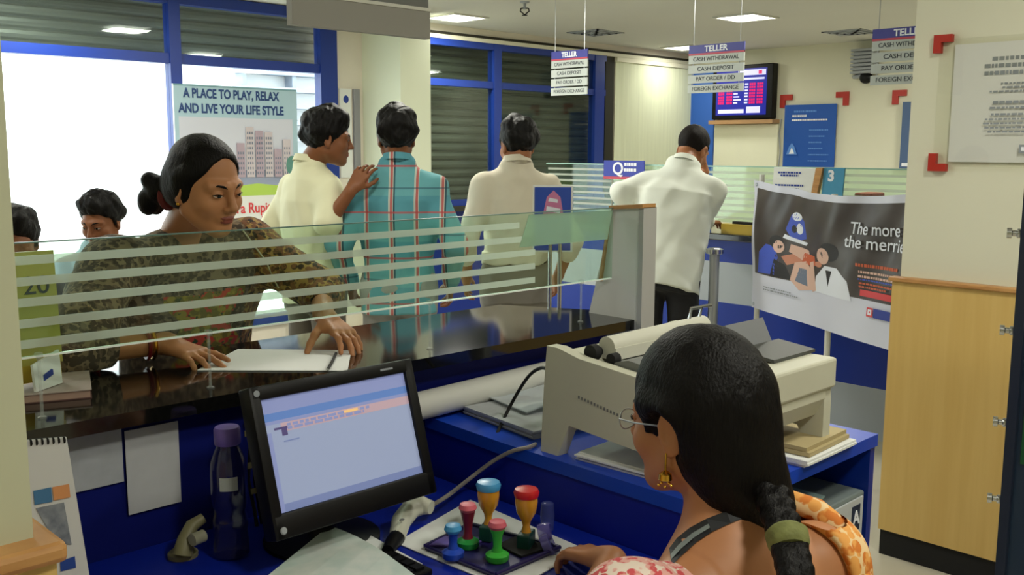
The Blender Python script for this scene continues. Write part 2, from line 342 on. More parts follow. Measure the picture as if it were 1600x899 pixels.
b.tube([(p[0]-.018, p[1]+.018, CEIL-.045), (p[0]+.018, p[1]-.018, CEIL-.045)], .005, 8); b.lathe((p[0], p[1], CEIL-.095), [(.02, 0), (.02, .004)], 14); b.build('deflector', MATTB, r, smooth=True)

# teller signs hung from the ceiling
ROWS = ['CASH WITHDRAWAL', 'CASH DEPOSIT', 'PAY ORDER / DD', 'FOREIGN EXCHANGE']
SIGNP = mat('sign_panel', (188, 194, 190), .5); SIGNB = mat('sign_blue', (64, 66, 150), .5); SIGNR = mat('sign_red', (190, 70, 90), .5)
def tsign(x, yl, wd, zb, zt, lab):
    yc = yl-wd/2; r = root('hanging_sign', (x, yc, zb), lab, 'sign', 'teller signs hanging from the ceiling')
    h = zt-zb; hh = h*.20; rh = (h-hh)/4
    hp_ = box('header_panel', (x-.004, yl-wd, zt-hh), (x+.004, yl, zt), SIGNB, r)
    box('red_strip', (x-.0055, yl-wd, zt-hh-.001), (x+.005, yl, zt-hh+.009), SIGNR, r)
    textmesh('lettering', 'TELLER', (x-.0045, yc, zt-hh*.45), (0, -1, 0), (0, 0, 1), .045, INKW, hp_, width=wd*.42, bold=.0012)
    for k in range(4):
        z1 = zt-hh-k*rh; rp_ = box('row_panel', (x-.004, yl-wd, z1-rh+.008), (x+.004, yl, z1-.002), SIGNP, r)
        textmesh('lettering', ROWS[k], (x-.0045, yc, z1-rh/2+.003), (0, -1, 0), (0, 0, 1), .032, INK, rp_, width=wd*(.82, .66, .70, .84)[k])
    for s in (.03, wd-.03):
        MB().tube([(x, yl-s, zt), (x, yl-s, CEIL)], .0022, 6).build('hanging_wire', STEEL, r)
        for k in range(4): MB().tube([(x, yl-s, zt-hh-k*rh-.006), (x, yl-s, zt-hh-k*rh+.012)], .003, 6).build('link', STEEL, r)
tsign(4.8, 4.52, .315, 1.865, 2.155, 'hanging teller sign in front of the shuttered window, leftmost of three')
tsign(4.8, 3.43, .37, 1.84, 2.118, 'hanging teller sign in front of the exchange rate display')
tsign(4.8, 2.325, .37, 1.84, 2.12, 'hanging teller sign cut off by the cream wall on the right')

# far counter
fc = root('far_counter', (5.15, 2.7, 0), 'long blue and grey banded service counter with a black top across the hall', 'counter')
y0, y1 = .6, 4.75
for za, zb, m in ((0, .28, GREYL), (.28, .63, BLUE), (.63, .87, GREYL), (.87, 1.0, BLUE)): box('front_band', (4.92, y0, za), (5.35, y1, zb), m, fc)
box('worktop', (4.88, y0-.02, 1.0), (5.45, y1+.02, 1.04), GRANITE, fc, bev=.006)
fg = root('far_glass_screen', (5.0, 2.7, 1.04), 'striped frosted glass screen standing on the far service counter', 'glass screen')
box('glass_pane', (5.0, y0, 1.10), (5.008, y1, 1.425), GLASS, fg)
b = MB()
for k in range(8): b.box((4.9985, y0+.02, 1.12+k*.038), (4.9995, y1-.02, 1.134+k*.038))
b.build('frosted_stripe', FROST, fg)
box('edge_rail', (4.998, y0, 1.425), (5.010, y1, 1.432), mat('glass_edge', (150, 190, 175), .2), fg)
for y in (.8, 1.8, 2.9, 4.0, 4.6): MB().lathe((5.004, y, 1.04), [(.018, 0), (.018, .006), (.01, .01), (.01, .075)], 16).build('standoff', CHROME, fg, smooth=True)
box('document_tray', (4.93, 2.98, 1.04), (4.99, 3.26, 1.095), YELL, label='yellow wooden document tray on the far counter beside the bending man', cat='tray')
box('pen_tray', (4.955, 3.05, 1.096), (4.985, 3.2, 1.11), MATTB, label='small black pen tray on the yellow tray of the far counter', cat='tray')
# Q sign, on posts
q = root('queue_sign', (4.96, 4.0, 1.04), 'small blue sign with a white letter Q above the far counter', 'sign')
box('board', (4.955, 3.86, 1.35), (4.965, 4.19, 1.455), mat('q_blue', (50, 62, 160), .5), q)
box('red_edge', (4.953, 3.86, 1.335), (4.966, 4.19, 1.352), SIGNR, q)
textmesh('lettering', 'Q', (4.954, 4.07, 1.40), (0, -1, 0), (0, 0, 1), .11, INKW, q, bold=.002)
decal('small_print', (4.955, 4.19, 1.35), (0, -1, 0), (0, 0, 1), scribble(.17, .32, (.08, .045), .02, INKW, 8, center=False), q)
for y in (3.92, 4.12): MB().tube([(4.96, y, 1.04), (4.96, y, 1.35)], .005, 8).build('post', CHROME, q)
# card stand with wood edge + token plate, behind the banner top
pts = [on(1188, 300, 0, 4.97), on(1240, 300, 0, 4.97), on(1255, 260, 0, 4.97), on(1190, 260, 0, 4.97)]
c1 = root('leaflet_holder', (4.97, float(pts[0][1])-.1, 1.04), 'white leaflet holder with a wooden side standing on the far counter above the banner', 'leaflet holder')
MB().prism([(4.97, 2.96, 1.04), (4.97, 2.74, 1.04), (4.97, 2.68, 1.425), (4.97, 2.95, 1.43)], (.02, 0, 0)).build('sheet', WHITE, c1)
decal('print', (4.969, 2.96, 1.04), (0, -1, 0), (0, 0, 1), scribble(.02, .2, (.36, .345, .29, .27, .25), .01, INKB, 9), c1)
MB().prism([(4.965, 2.75, 1.04), (4.965, 2.72, 1.04), (4.965, 2.65, 1.43), (4.965, 2.69, 1.43)], (.03, 0, 0)).build('wooden_side', WOODT, c1)
c2 = root('counter_number_plate', (4.98, 2.6, 1.04), 'pale blue plate with the number 3 standing on the far counter', 'number plate')
MB().prism([(4.98, 2.67, 1.04), (4.98, 2.55, 1.04), (4.98, 2.53, 1.43), (4.98, 2.65, 1.43)], (.012, 0, 0)).build('plate', mat('plate_teal', (70, 150, 190), .5), c2)
textmesh('lettering', '3', (4.979, 2.605, 1.385), (0, -1, 0), (0, 0, 1), .08, INKW, c2, bold=.003)
for yy, zz, m, n_, lb in ((2.50, 1.30, mat('brown_red', (150, 60, 40), .6), 'file_box', 'reddish brown file box on the far counter just above the banner'), (2.06, 1.38, WPLAS, 'counter_speaker', 'small white box on the far counter beside the cream wall')):
    box(n_, (5.04, yy-.1, 1.04), (5.2, yy, zz), m, bev=.01, label=lb, cat='box')
# ------------------------------------------------------------ right wall with wood cladding
struct(box('wall_right', (3.53, YB, 0), (3.70, 1.553, CEIL), CREAM))
wr = bpy.data.objects['wall_right']
struct(box('trim_cladding_right', (3.5, YB, .1), (3.53, 1.57, 1.05), WOOD)); struct(box('trim_ledge_right', (3.485, YB, 1.05), (3.53, 1.58, 1.066), WOODT, bev=.004))
struct(box('baseboard_right', (3.51, YB, 0), (3.53, 1.565, .1), MATTB))
ct = root('notice_frame', (3.52, 1.17, 1.47), 'clear acrylic notice frame with a white printed sheet on the cream wall at right', 'notice')
box('acrylic_sheet', (3.512, .86, 1.468), (3.516, 1.455, 1.905), ACRYL, ct)
box('notice_sheet', (3.519, .905, 1.485), (3.5215, 1.405, 1.885), mat('notice_paper', (228, 228, 228), .7), ct)
sh = scribble(.06, .44, (.345,), .013, INKL, 1)+scribble(.1, .40, (.322,), .013, INKL, 2)+scribble(.04, .46, (.298,), .013, INKL, 3)+scribble(.12, .38, (.262, .249, .236), .006, INKL, 4)
sh += scribble(.12, .38, (.20,), .01, INKL, 5)+scribble(.12, .38, (.182, .160), .007, INKL, 6)+scribble(.07, .43, (.144, .130, .116, .102), .006, INKL, 7)
sh += [(INKL, rect(.235, .032, .262, .059)), (INKB, rect(.266, .032, .38, .059)), (INKW, rect(.242, .039, .255, .052))]
decal('notice_print', (3.519, 1.405, 1.485), (0, -1, 0), (0, 0, 1), sh, ct)
textmesh('logo_lettering', 'HDFC BANK', (3.5185, 1.082, 1.5305), (0, -1, 0), (0, 0, 1), .02, INKW, ct, width=.10)
for y, z, sy, sz, lb in ((1.477, 1.922, -1, -1, 'top left'), (1.470, 1.452, -1, 1, 'bottom left'), (.835, 1.925, 1, -1, 'top right'), (.835, 1.452, 1, 1, 'bottom right')):
    clip(3.508, y, z, sy, sz, 'red corner bracket at the %s of the framed white notice' % lb, .062)
# dark rack edge at the right border
gp = root('glass_door', (2.4, .5, 0), 'dark blue glass door edge with chrome knobs at the right border', 'door')
DG = mat('dark_door_glass', (38, 56, 78), .25)
box('door_panel', (2.40, .10, 0), (2.43, .765, 1.50), DG, gp); box('door_edge', (2.385, .757, 0), (2.445, .779, 1.50), mat('dark_edge', (30, 40, 60), .3), gp)
box('green_sticker', (2.395, .70, .80), (2.3995, .745, 1.05), mat('green_sticker', (20, 90, 50), .5), gp)
for z in (1.335, 1.108, .888, .70): MB().lathe((2.41, .781, z), [(.011, 0), (.011, .012), (.007, .014), (.007, .022), (.012, .024), (.012, .034)], 16, axis=(-.35, .94, 0)).build('knob', CHROME, gp, smooth=True)

# ------------------------------------------------------------ left pillar
struct(box('wall_pillar_left', (-.45, 1.19, 0), (.376, 1.55, CEIL), mat('pillar_paint', (196, 198, 170), .7)))
struct(box('trim_cladding_left', (-.46, 1.165, 0), (.392, 1.56, 1.04), WOOD)); struct(box('trim_ledge_left', (-.47, 1.150, 1.036), (.402, 1.56, 1.062), WOODT, bev=.008))

# ------------------------------------------------------------ customer counter
cn = root('customer_counter', (1.2, 1.96, 0), 'long counter with a polished black granite top between clerk and customers', 'counter')
CT = 1.04
MB().prism([(.20, 1.745, 1.012), (2.19, 1.728, 1.012), (2.235, 1.93, 1.012), (2.10, 2.19, 1.012), (.20, 2.19, 1.012)], (0, 0, .028)).build('granite_top', GRANITE, cn)
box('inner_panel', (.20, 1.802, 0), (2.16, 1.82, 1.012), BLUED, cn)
box('outer_panel', (.20, 2.14, 0), (2.14, 2.16, 1.012), BLUE, cn)
box('counter_core', (.2, 1.82, .9), (2.14, 2.14, 1.011), MATTB, cn)
ep = root('end_panel', (2.2, 1.85, 0), 'light grey tapered end panel closing the granite counter beside the bending man', 'panel')
MB().prism([(2.19, 1.715, 0), (2.19, 1.90, 0), (2.19, 1.905, 1.02), (2.19, 1.815, 1.352), (2.19, 1.715, 1.362)], (.03, 0, 0)).build('panel', mat('panel_grey', (214, 214, 212), .5), ep)
box('front_edge', (2.185, 1.700, 0), (2.245, 1.716, 1.362), mat('panel_edge_grey', (172, 172, 170), .5), ep)
MB().prism([(2.18, 1.70, 1.360), (2.18, 1.822, 1.352), (2.18, 1.822, 1.362), (2.18, 1.70, 1.372)], (.06, 0, 0)).build('top_trim', WOODT, ep)
MB().prism([(2.182, 1.818, 1.35), (2.182, 1.823, 1.348), (2.182, 1.858, 1.14), (2.182, 1.848, 1.14)], (.008, 0, 0)).build('wooden_edge_strip', WOODT, ep)
gs = root('glass_screen', (1.4, 1.81, CT), 'glass screen with five frosted stripes standing on the black granite counter', 'glass screen')
gx0, gx1 = .45, 2.18
box('glass_pane', (gx0, 1.806, 1.155), (gx1, 1.812, 1.355), GLASS, gs)
GE = mat('glass_edge_painted_bright', (240, 248, 242), .3); box('lower_edge', (gx0, 1.8055, 1.1515), (gx1, 1.8125, 1.155), GE, gs); box('upper_edge', (gx0, 1.8055, 1.355), (gx1, 1.8125, 1.3575), mat('glass_edge_dark', (96, 128, 120), .3), gs)  # bright line of light along the lower edge is painted as pale colour
b = MB()
for k in range(5):
    z = 1.170+k*.037; x1 = 1.86 if k < 4 else 1.80; b.box((gx0, 1.8045, z), (x1, 1.8055, z+.0155))
b.build('frosted_stripe', FROST, gs)
MB().prism([(1.80, 1.8035, 1.268), (2.155, 1.8035, 1.268), (2.175, 1.8035, 1.350), (1.835, 1.8035, 1.352)], (0, .0012, 0)).build('green_film', GREENFILM, gs)
for x in (.60, .925, 1.50, 2.05):
    b = MB(); b.lathe((x, 1.809, CT), [(.008, 0), (.008, .003), (.003, .005), (.003, .112)], 12); b.box((x-.006, 1.802, 1.148), (x+.006, 1.816, 1.160), bev=.002); b.build('standoff_clamp', mat('clear_clamp', (190, 200, 196), .2, alpha=.22), gs, smooth=True)
# overhead display box above the counter
ob = root('overhead_sign_box', (1.6, 2.25, 1.83), 'grey overhead sign box hanging above the counter at the top edge', 'sign')
box('lower_casing', (1.384, 2.2, 1.83), (1.834, 2.225, 1.908), mat('box_grey', (150, 148, 142), .5), ob)
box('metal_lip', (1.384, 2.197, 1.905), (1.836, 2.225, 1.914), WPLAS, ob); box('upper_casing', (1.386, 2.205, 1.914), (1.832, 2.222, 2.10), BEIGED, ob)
for x in (1.45, 1.77): MB().tube([(x, 2.213, 2.10), (x, 2.213, CEIL)], .006, 8).build('hanging_rod', STEEL, ob)

# advertising board in front of the window
ad = root('advertising_board', (3.5, 6.30, .85), 'pale blue advertising board about flats standing at the left window behind the woman', 'poster')
ADB = mat('board_sky', (170, 200, 214), .6)
box('board', (3.03, 6.28, .85), (3.97, 6.30, 1.945), WHITE, ad)
G1, G2 = mat('lawn_print', (176, 208, 90), .6), mat('tower_print', (176, 158, 172), .7); G3 = mat('tower_window_print', (110, 120, 140), .7); G4 = mat('tree_print', (90, 140, 130), .7); G5 = mat('road_print', (150, 160, 185), .7)
H0 = 1.095; sh = [(ADB, rect(0, .52, .94, H0)), (mat('board_teal', (120, 160, 170), .6), rect(0, H0-.012, .94, H0)), (mat('pale_haze_print', (205, 208, 222), .7), rect(.03, .52, .90, .88)), (G5, [(.0, .37), (.94, .42), (.94, .52), (.0, .52)]), (G1, [(.0, .34), (.94, .34), (.94, .39), (.6, .425), (0, .37)])]
r = random.Random(4)
for k in range(11):
    x = .08+k*.073; h = r.uniform(.62, .84) if k > 4 else r.uniform(.6, .7); sh.append((G2 if k % 2 else mat('tower_print_pale', (200, 190, 196), .7), rect(x, .47, x+.062, h)))
    for q in range(int((h-.5)/.035)):
        for w in (.008, .026, .044): sh.append((G3, rect(x+w, .49+q*.035, x+w+.009, .508+q*.035)))
sh += [(G4, ell(.88, .55, .05, .07)), (G4, ell(.06, .52, .05, .05)), (mat('green_strip', (70, 130, 60), .6), rect(0, .09, .94, .115))]
decal('picture', (3.03, 6.28, .85), (1, 0, 0), (0, 0, 1), sh, ad)
textmesh('lettering', 'A PLACE TO PLAY, RELAX', (3.46, 6.2785, 1.885), (1, 0, 0), (0, 0, 1), .085, NAVY, ad, width=.73, bold=.0028)
textmesh('lettering', 'AND LIVE YOUR LIFE STYLE', (3.46, 6.2785, 1.785), (1, 0, 0), (0, 0, 1), .085, NAVY, ad, width=.80, bold=.0028)
textmesh('lettering', 'Extra Rupiti wi', (3.60, 6.2785, 1.10), (1, 0, 0), (0, 0, 1), .10, INKR, ad, width=.50, bold=.0018)
textmesh('lettering', 'Processing Fee', (3.53, 6.2785, 1.0), (1, 0, 0), (0, 0, 1), .10, INKR, ad, width=.46, bold=.0018)
for x in (3.1, 3.9):
    MB().tube([(x, 6.31, 0), (x, 6.31, 1.9)], .012, 8).build('leg', STEEL, ad); MB().tube([(x, 6.31, .9), (x, 6.05, 0)], .01, 8).build('leg', STEEL, ad)
# notice on the recess wall beside the column
nb = root('wall_notice', (4.52, 6.38, 1.2), 'narrow grey notice strip on the wall between the window post and the column', 'notice')
box('strip', (4.545, 6.375, 1.15), (4.60, 6.398, 1.98), mat('notice_grey', (140, 140, 145), .6), nb)
box('sheet', (4.42, 6.39, 1.30), (4.53, 6.398, 1.98), WHITE, nb)
decal('print', (4.42, 6.39, 1.3), (1, 0, 0), (0, 0, 1), [(INKB, ell(.06, .60, .025, .03)), (INKL, rect(.02, .2, .035, .45)), (INKL, rect(.06, .2, .075, .45))], nb)

# ------------------------------------------------------------ banner on poles
BL = on(1170, 485, 0, 4.15); b0 = np.array([4.42, 2.72]); b1 = np.array([3.84, 1.71]); bd = (b1-b0)/np.linalg.norm(b1-b0); BW = 1.40; BH = .655; nrm = np.array([-bd[1]*-1*-1, bd[0], 0])
bn = np.array([bd[1], -bd[0]]); bn = bn if np.dot(bn, -b0) > 0 else -bn
def bfn(u, v, h):
    sag = .045*math.sin(math.pi*min(u/BW, 1))*max(0, v/BH)**2
    w = .018*math.sin(u*9+v*2.5)*(.3+.7*v/BH)+.010*math.sin(u*21-v*14)*(v/BH)
    p = b0+bd*u+bn*(w+h); slope = .0
    return (p[0], p[1], .7175+v-sag+slope)
bo = root('banner', (b0[0], b0[1], 0), 'white edged dark vinyl banner on poles in the hall beside the cream wall', 'banner')
BWH = mat('banner_white', (206, 208, 224), .35); BDK = mat('banner_dark', (66, 56, 52), .32, vary=.25, vscale=7)
g = MB(); NU, NV = 60, 30
vs = [[g.v(bfn(i*BW/NU, j*BH/NV, 0)) for j in range(NV+1)] for i in range(NU+1)]; vb = [[g.v(bfn(i*BW/NU, j*BH/NV, -.003)) for j in range(NV+1)] for i in range(NU+1)]
for i in range(NU):
    for j in range(NV): g.f([vs[i][j], vs[i+1][j], vs[i+1][j+1], vs[i][j+1]]); g.f([vb[i][j], vb[i][j+1], vb[i+1][j+1], vb[i+1][j]])
g.build('cloth', BWH, bo, smooth=True)
# printed picture: dark field, family with a trophy like helmet figure, text block
skin1 = mat('print_skin', (196, 130, 104), .5); skin2 = mat('print_skin_pale', (214, 176, 160), .5); blu = mat('print_blue', (60, 84, 190), .5); blk = mat('print_black', (26, 22, 24), .5); oran = mat('print_orange', (196, 90, 50), .5); wht = mat('print_white', (222, 226, 238), .45); red = mat('print_red', (206, 60, 66), .5)
sh = [(BDK, rect(.03, .185, BW-.05, BH-.035))]
X = lambda u: u
def add(m, poly): sh.append((m, poly))
add(blu, [(.04, .19), (.05, .30), (.09, .345), (.15, .34), (.18, .27), (.17, .20)]); add(blk, [(.13, .19), (.15, .28), (.21, .26), (.25, .19)])
add(blk, ell(.155, .365, .045, .035)); add(skin2, ell(.17, .345, .035, .032)); add(skin1, [(.19, .30), (.30, .34), (.32, .30), (.22, .26)])
add(blu, [(.20, .44), (.225, .52), (.27, .535), (.31, .50), (.32, .41), (.26, .385)]); add(wht, ell(.265, .515, .035, .022)); add(wht, [(.19, .395), (.32, .375), (.33, .39), (.20, .415)]); add(wht, ell(.285, .455, .018, .028)); add(blk, ell(.255, .45, .016, .02))
add(skin2, [(.23, .33), (.24, .37), (.34, .355), (.36, .32), (.30, .30)]); add(oran, [(.30, .28), (.31, .34), (.39, .335), (.40, .29)]); add(skin2, [(.24, .19), (.26, .28), (.33, .30), (.38, .26), (.39, .17), (.30, .15)]); add(G3, [(.27, .19), (.29, .26), (.34, .26), (.35, .18)])
add(wht, [(.39, .165), (.40, .24), (.45, .30), (.52, .30), (.58, .25), (.60, .165)]); add(blk, ell(.475, .37, .05, .045)); add(skin2, ell(.44, .345, .034, .04)); add(skin2, [(.38, .16), (.36, .30), (.385, .31), (.40, .17)]); add(blk, [(.455, .28), (.47, .20), (.49, .28)]); add(skin1, ell(.415, .30, .02, .014))
sh += [(oran, p[1]) for p in scribble(.67, 1.05, (.335,), .014, oran, 3, center=False)]+[(skin2, p[1]) for p in scribble(.69, 1.20, (.305, .285), .010, wht, 4, center=False)]+[(blu, p[1]) for p in scribble(.69, 1.10, (.272,), .006, wht, 9, center=False)]+[(oran, p[1]) for p in scribble(.70, .95, (.255, .24), .008, wht, 5, center=False)]
add(red, rect(.71, .200, .93, .228)); add(wht, ell(.965, .215, .03, .025)); add(blu, ell(.965, .215, .02, .017))
sh += [(INKL, p[1]) for p in scribble(.10, .32, (.128, .115), .006, INKL, 7, center=False)]
add(red, rect(.765, .118, .805, .158)); add(wht, rect(.773, .126, .797, .150)); add(red, rect(.781, .134, .789, .142)); add(mat('logo_blue', (36, 56, 150), .5), rect(.81, .118, 1.14, .158))
fu = lambda u: u*1.47 if u < .62 else u+.235
sh = sh[:1]+[(m, [(fu(a_), c_) for a_, c_ in p]) for m, p in sh[1:]]; sh[0] = (BDK, rect(.03, .185, BW-.05, BH-.035))
sh = [(m, [(min(a_, BW-.02), c_) for a_, c_ in p]) for m, p in sh if min(a_ for a_, c_ in p) < BW-.04]
g = MB(); mats = []
def inside(poly, x, y):
    c = False; n = len(poly)
    for i in range(n):
        (xa, ya), (xb, yb) = poly[i], poly[(i+1) % n]
        if (ya > y) != (yb > y) and x < (xb-xa)*(y-ya)/(yb-ya)+xa: c = not c
    return c
def ppoly(m, poly, h):          # follow the wavy cloth: split the polygon into small cells
    if m not in mats: mats.append(m)
    g.mi = mats.index(m); xs = [p[0] for p in poly]; ys = [p[1] for p in poly]; st = .018
    w, hh = max(xs)-min(xs), max(ys)-min(ys); nx, ny = max(1, int(w/st)), max(1, int(hh/st))
    t = bmesh.new(); t.faces.new([t.verts.new((p[0], p[1], 0)) for p in poly])
    for i in range(1, nx): bmesh.ops.bisect_plane(t, geom=list(t.verts)+list(t.edges)+list(t.faces), plane_co=(min(xs)+w*i/nx, 0, 0), plane_no=(1, 0, 0))
    for j in range(1, ny): bmesh.ops.bisect_plane(t, geom=list(t.verts)+list(t.edges)+list(t.faces), plane_co=(0, min(ys)+hh*j/ny, 0), plane_no=(0, 1, 0))
    mp = {q: g.v(bfn(q.co[0], q.co[1], h)) for q in t.verts}
    for q in t.faces: g.f([mp[w_] for w_ in q.verts])
    t.free()
for k, (m, poly) in enumerate(sh): ppoly(m, poly, .0012+k*.00006)
g.build('printed_picture', mats, bo, recalc=False, smooth=True)
for body, u, v, sz, wd in (('The more', 1.01, .500, .08, .31), ('the merrier', 1.04, .435, .08, .44)):
    textmesh('lettering', body, None, (1, 0, 0), (0, 1, 0), sz, wht, bo, width=wd, fn=lambda a, c, h, u=u, v=v: bfn(u+a, v+c, .009+h), bold=.0004)
textmesh('logo_lettering', 'HDFC BANK', None, (1, 0, 0), (0, 1, 0), .036, INKW, bo, width=.27, fn=lambda a, c, h: bfn(1.19+a, .138+c, .009+h), bold=.0006)
for u, zt in ((.0, 1.40), (.66, 1.33), (1.30, 1.33)):
    p = b0+bd*u-bn*.03; b = MB(); b.tube([(p[0], p[1], .012), (p[0], p[1], zt)], .014, 12); b.lathe((p[0], p[1], 0), [(.11, 0), (.11, .008), (.02, .014)], 20); b.build('pole', WPLAS, bo, smooth=True)
for v in (.02, BH-.02): MB().lathe(bfn(.02, v, .001), [(.009, 0), (.009, .002), (.005, .003)], 12, axis=(bn[0], bn[1], 0)).build('eyelet', STEEL, bo)

# queue post
p = dep(1117, 388, 5.1); r = root('queue_post', (p[0], p[1], 0), 'chrome queue post with a flat top in front of the far counter', 'post')
b = MB(); b.lathe((p[0], p[1], 0), [(.14, 0), (.14, .01), (.04, .025), (.026, .03), (.026, .985)], 24); b.build('tube', STEEL, r, smooth=True)
MB().lathe((p[0], p[1], .985), [(.026, 0), (.046, .006), (.046, .028), (.03, .034)], 24).build('flat_top', CHROME, r, smooth=True)
# sign card stand
p = dep(862, 400, 3.6); r = root('sign_stand', (p[0], p[1], 0), 'blue card in a white holder on a chrome double pole stand', 'sign stand')
ax = CR[0]/np.linalg.norm(CR[0][:2]); ax = np.array([ax[0], ax[1], 0]); pp = lambda x, y, D: dep(x, y, D)
for dx in (-.006, .03): MB().tube([(p[0]+ax[0]*dx, p[1]+ax[1]*dx, .0), (p[0]+ax[0]*dx, p[1]+ax[1]*dx, 1.18)], .008, 10).build('pole', CHROME, r, smooth=True)
MB().lathe((p[0]+ax[0]*.012, p[1]+ax[1]*.012, 0), [(.15, 0), (.15, .008), (.03, .016)], 24).build('base', STEEL, r, smooth=True)
q0 = np.array([p[0], p[1], 0])+ax*-.07; cu_ = lambda u, z, h=0: (q0[0]+ax[0]*u-CR[2][0]*h, q0[1]+ax[1]*u-CR[2][1]*h, z)
MB().prism([cu_(0, 1.15), cu_(.146, 1.15), cu_(.146, 1.392), cu_(0, 1.392)], tuple(-CR[2][i]*-.008 if i < 2 else 0 for i in range(3))).build('holder', WHITE, r)
decal('card', cu_(0, 1.15, .002), tuple(ax), (0, 0, 1), [(mat('card_blue', (40, 74, 170), .4), rect(.006, .006, .138, .236)), (mat('card_pink', (196, 120, 160), .5), [(.035, .13), (.05, .20), (.075, .225), (.10, .20), (.112, .13)]), (wht, [(.048, .15), (.098, .142), (.10, .158), (.05, .168)]), (wht, [(.055, .185), (.09, .18), (.09, .192), (.06, .198)])], r)

# ------------------------------------------------------------ clerk's desk and side table
dk = root('clerk_desk', (.85, 1.3, 0), 'blue desk under the counter in the foreground holding the monitor', 'desk')
box('desktop', (.405, .93, .722), (1.45, 1.80, .75), mat('desk_blue', (8, 34, 150), .45, vary=.05, vscale=2, spec=.3), dk, bev=.003)
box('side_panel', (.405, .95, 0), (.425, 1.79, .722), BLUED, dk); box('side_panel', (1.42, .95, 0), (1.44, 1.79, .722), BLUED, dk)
st = root('side_table', (1.8, 1.35, 0), 'higher blue side table that carries the beige printer', 'table')
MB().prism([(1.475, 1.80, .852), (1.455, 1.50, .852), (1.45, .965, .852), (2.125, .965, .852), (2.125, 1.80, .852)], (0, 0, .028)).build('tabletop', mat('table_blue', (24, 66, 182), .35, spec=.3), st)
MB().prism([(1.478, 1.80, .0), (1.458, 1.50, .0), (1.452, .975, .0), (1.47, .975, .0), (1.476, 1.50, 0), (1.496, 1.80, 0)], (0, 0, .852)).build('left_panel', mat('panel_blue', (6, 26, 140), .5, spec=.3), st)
box('right_panel', (2.10, .97, 0), (2.122, 1.755, .852), BLUE, st); box('back_panel', (1.50, 1.78, 0), (2.10, 1.798, .852), MATTB, st)

# monitor
PY = 1.475; tl = math.radians(20)
def on_plane(x, y, p0, n):
    d = ray(x, y); t = np.dot(np.array(p0)-CC, n)/np.dot(d, n); return CC+d*t
mb0 = on(438, 805, 1, PY); best = None
for dg in range(0, 45):
    a = math.radians(dg); n = np.array([0, -math.cos(a), math.sin(a)]); c4 = [on_plane(x, y, mb0, n) for x, y in ((408, 628), (630, 582), (662, 738), (438, 805))]
    u = c4[2]-c4[3]; w = c4[0]-c4[3]; w2 = c4[1]-c4[2]; e = abs(np.dot(u, w)/np.linalg.norm(u)/np.linalg.norm(w))+abs(np.dot(u, w2)/np.linalg.norm(u)/np.linalg.norm(w2))
    if best is None or e < best[0]: best = (e, dg, c4)
print('MONITOR tilt', best[:2], 'w', np.linalg.norm(best[2][2]-best[2][3]), 'h', np.linalg.norm(best[2][0]-best[2][3]), best[2])
ma = math.radians(best[1]); c4 = best[2]
mw = (np.linalg.norm(c4[2]-c4[3])+np.linalg.norm(c4[1]-c4[0]))/2; mh = (np.linalg.norm(c4[0]-c4[3])+np.linalg.norm(c4[1]-c4[2]))/2; mo = sum(c4)/4
mu = np.array([1., 0, 0]); mv = np.array([0, math.sin(ma), math.cos(ma)]); mn = np.cross(mu, mv)
MM = Matrix(((mu[0], mv[0], mn[0], mo[0]), (mu[1], mv[1], mn[1], mo[1]), (mu[2], mv[2], mn[2], mo[2]), (0, 0, 0, 1)))
mon = root('monitor', (mo[0], mo[1], .75), 'black computer monitor showing a pale blue browser page in front of the clerk', 'monitor')
bz = .022; b = MB(MM); W2, H2 = mw/2, mh/2
b.box((-W2-bz, -H2-.045, -.035), (-W2, H2+.026, .006), bev=.004); b.box((W2, -H2-.045, -.035), (W2+bz, H2+.026, .006), bev=.004); b.box((-W2-bz+.002, H2, -.035), (W2+bz-.002, H2+.026, .006), bev=.004); b.box((-W2-bz+.002, -H2-.045, -.035), (W2+bz-.002, -H2, .006), bev=.004)
b.box((-W2-.01, -H2-.02, -.034), (W2+.01, H2+.01, -.004)); b.box((-W2*.7, -H2*.7, -.06), (W2*.7, H2*.6, -.034), bev=.01); bez = b.build('bezel', BLACK, mon, smooth=True)
SCW = mat('screen_page', (146, 158, 190), .4, emit=.36); SCB = mat('screen_bar_blue', (92, 126, 190), .4, emit=.35); SCP = mat('screen_bar_lilac', (132, 142, 190), .4, emit=.36); SCO = mat('screen_bar_orange', (186, 160, 172), .4, emit=.33); SCD = mat('screen_dark', (80, 70, 120), .4, emit=.3); SCT = mat('screen_taskbar', (118, 132, 180), .4, emit=.32)
a_, c_ = mw, mh
sh = [(SCW, rect(0, 0, a_, c_)), (SCP, rect(0, c_*.86, a_, c_)), (SCB, rect(0, c_*.80, a_, c_*.87)), (SCP, rect(0, c_*.77, a_, c_*.80)), (SCO, rect(a_*.1, c_*.69, a_, c_*.77)), (SCT, rect(0, c_*.0, a_, c_*.07)), (SCP, rect(0, 0, a_*.035, c_*.7)), (SCD, rect(a_*.055, c_*.715, a_*.14, c_*.735)), (SCD, rect(a_*.10, c_*.655, a_*.135, c_*.715))]
sh += scribble(a_*.14, a_*.95, (c_*.745, c_*.715), .005, SCP, 4, center=False)+[(SCT, rect(a_*.10, c_*.60, a_*.2, c_*.61)), (mat('screen_yellow', (220, 180, 120), .4, emit=.5), rect(a_*.52, c_*.735, a_*.62, c_*.76))]
decal('screen_picture', mo-mu*W2-mv*H2-mn*.003, mu, mv, sh, mon, eps=.0004)
MB(MM).lathe((-W2-.008, H2+.013, .006), [(.006, 0), (.006, .001)], 16).build('round_sticker', INKL, bez); MB(MM).box((W2-.06, H2+.011, .0062), (W2-.03, H2+.015, .0068)).build('brand_mark', INKL, bez); MB(MM).lathe((-W2-.004, -H2-.03, .006), [(.007, 0), (.005, .002)], 12).build('power_button', GREYL, bez)
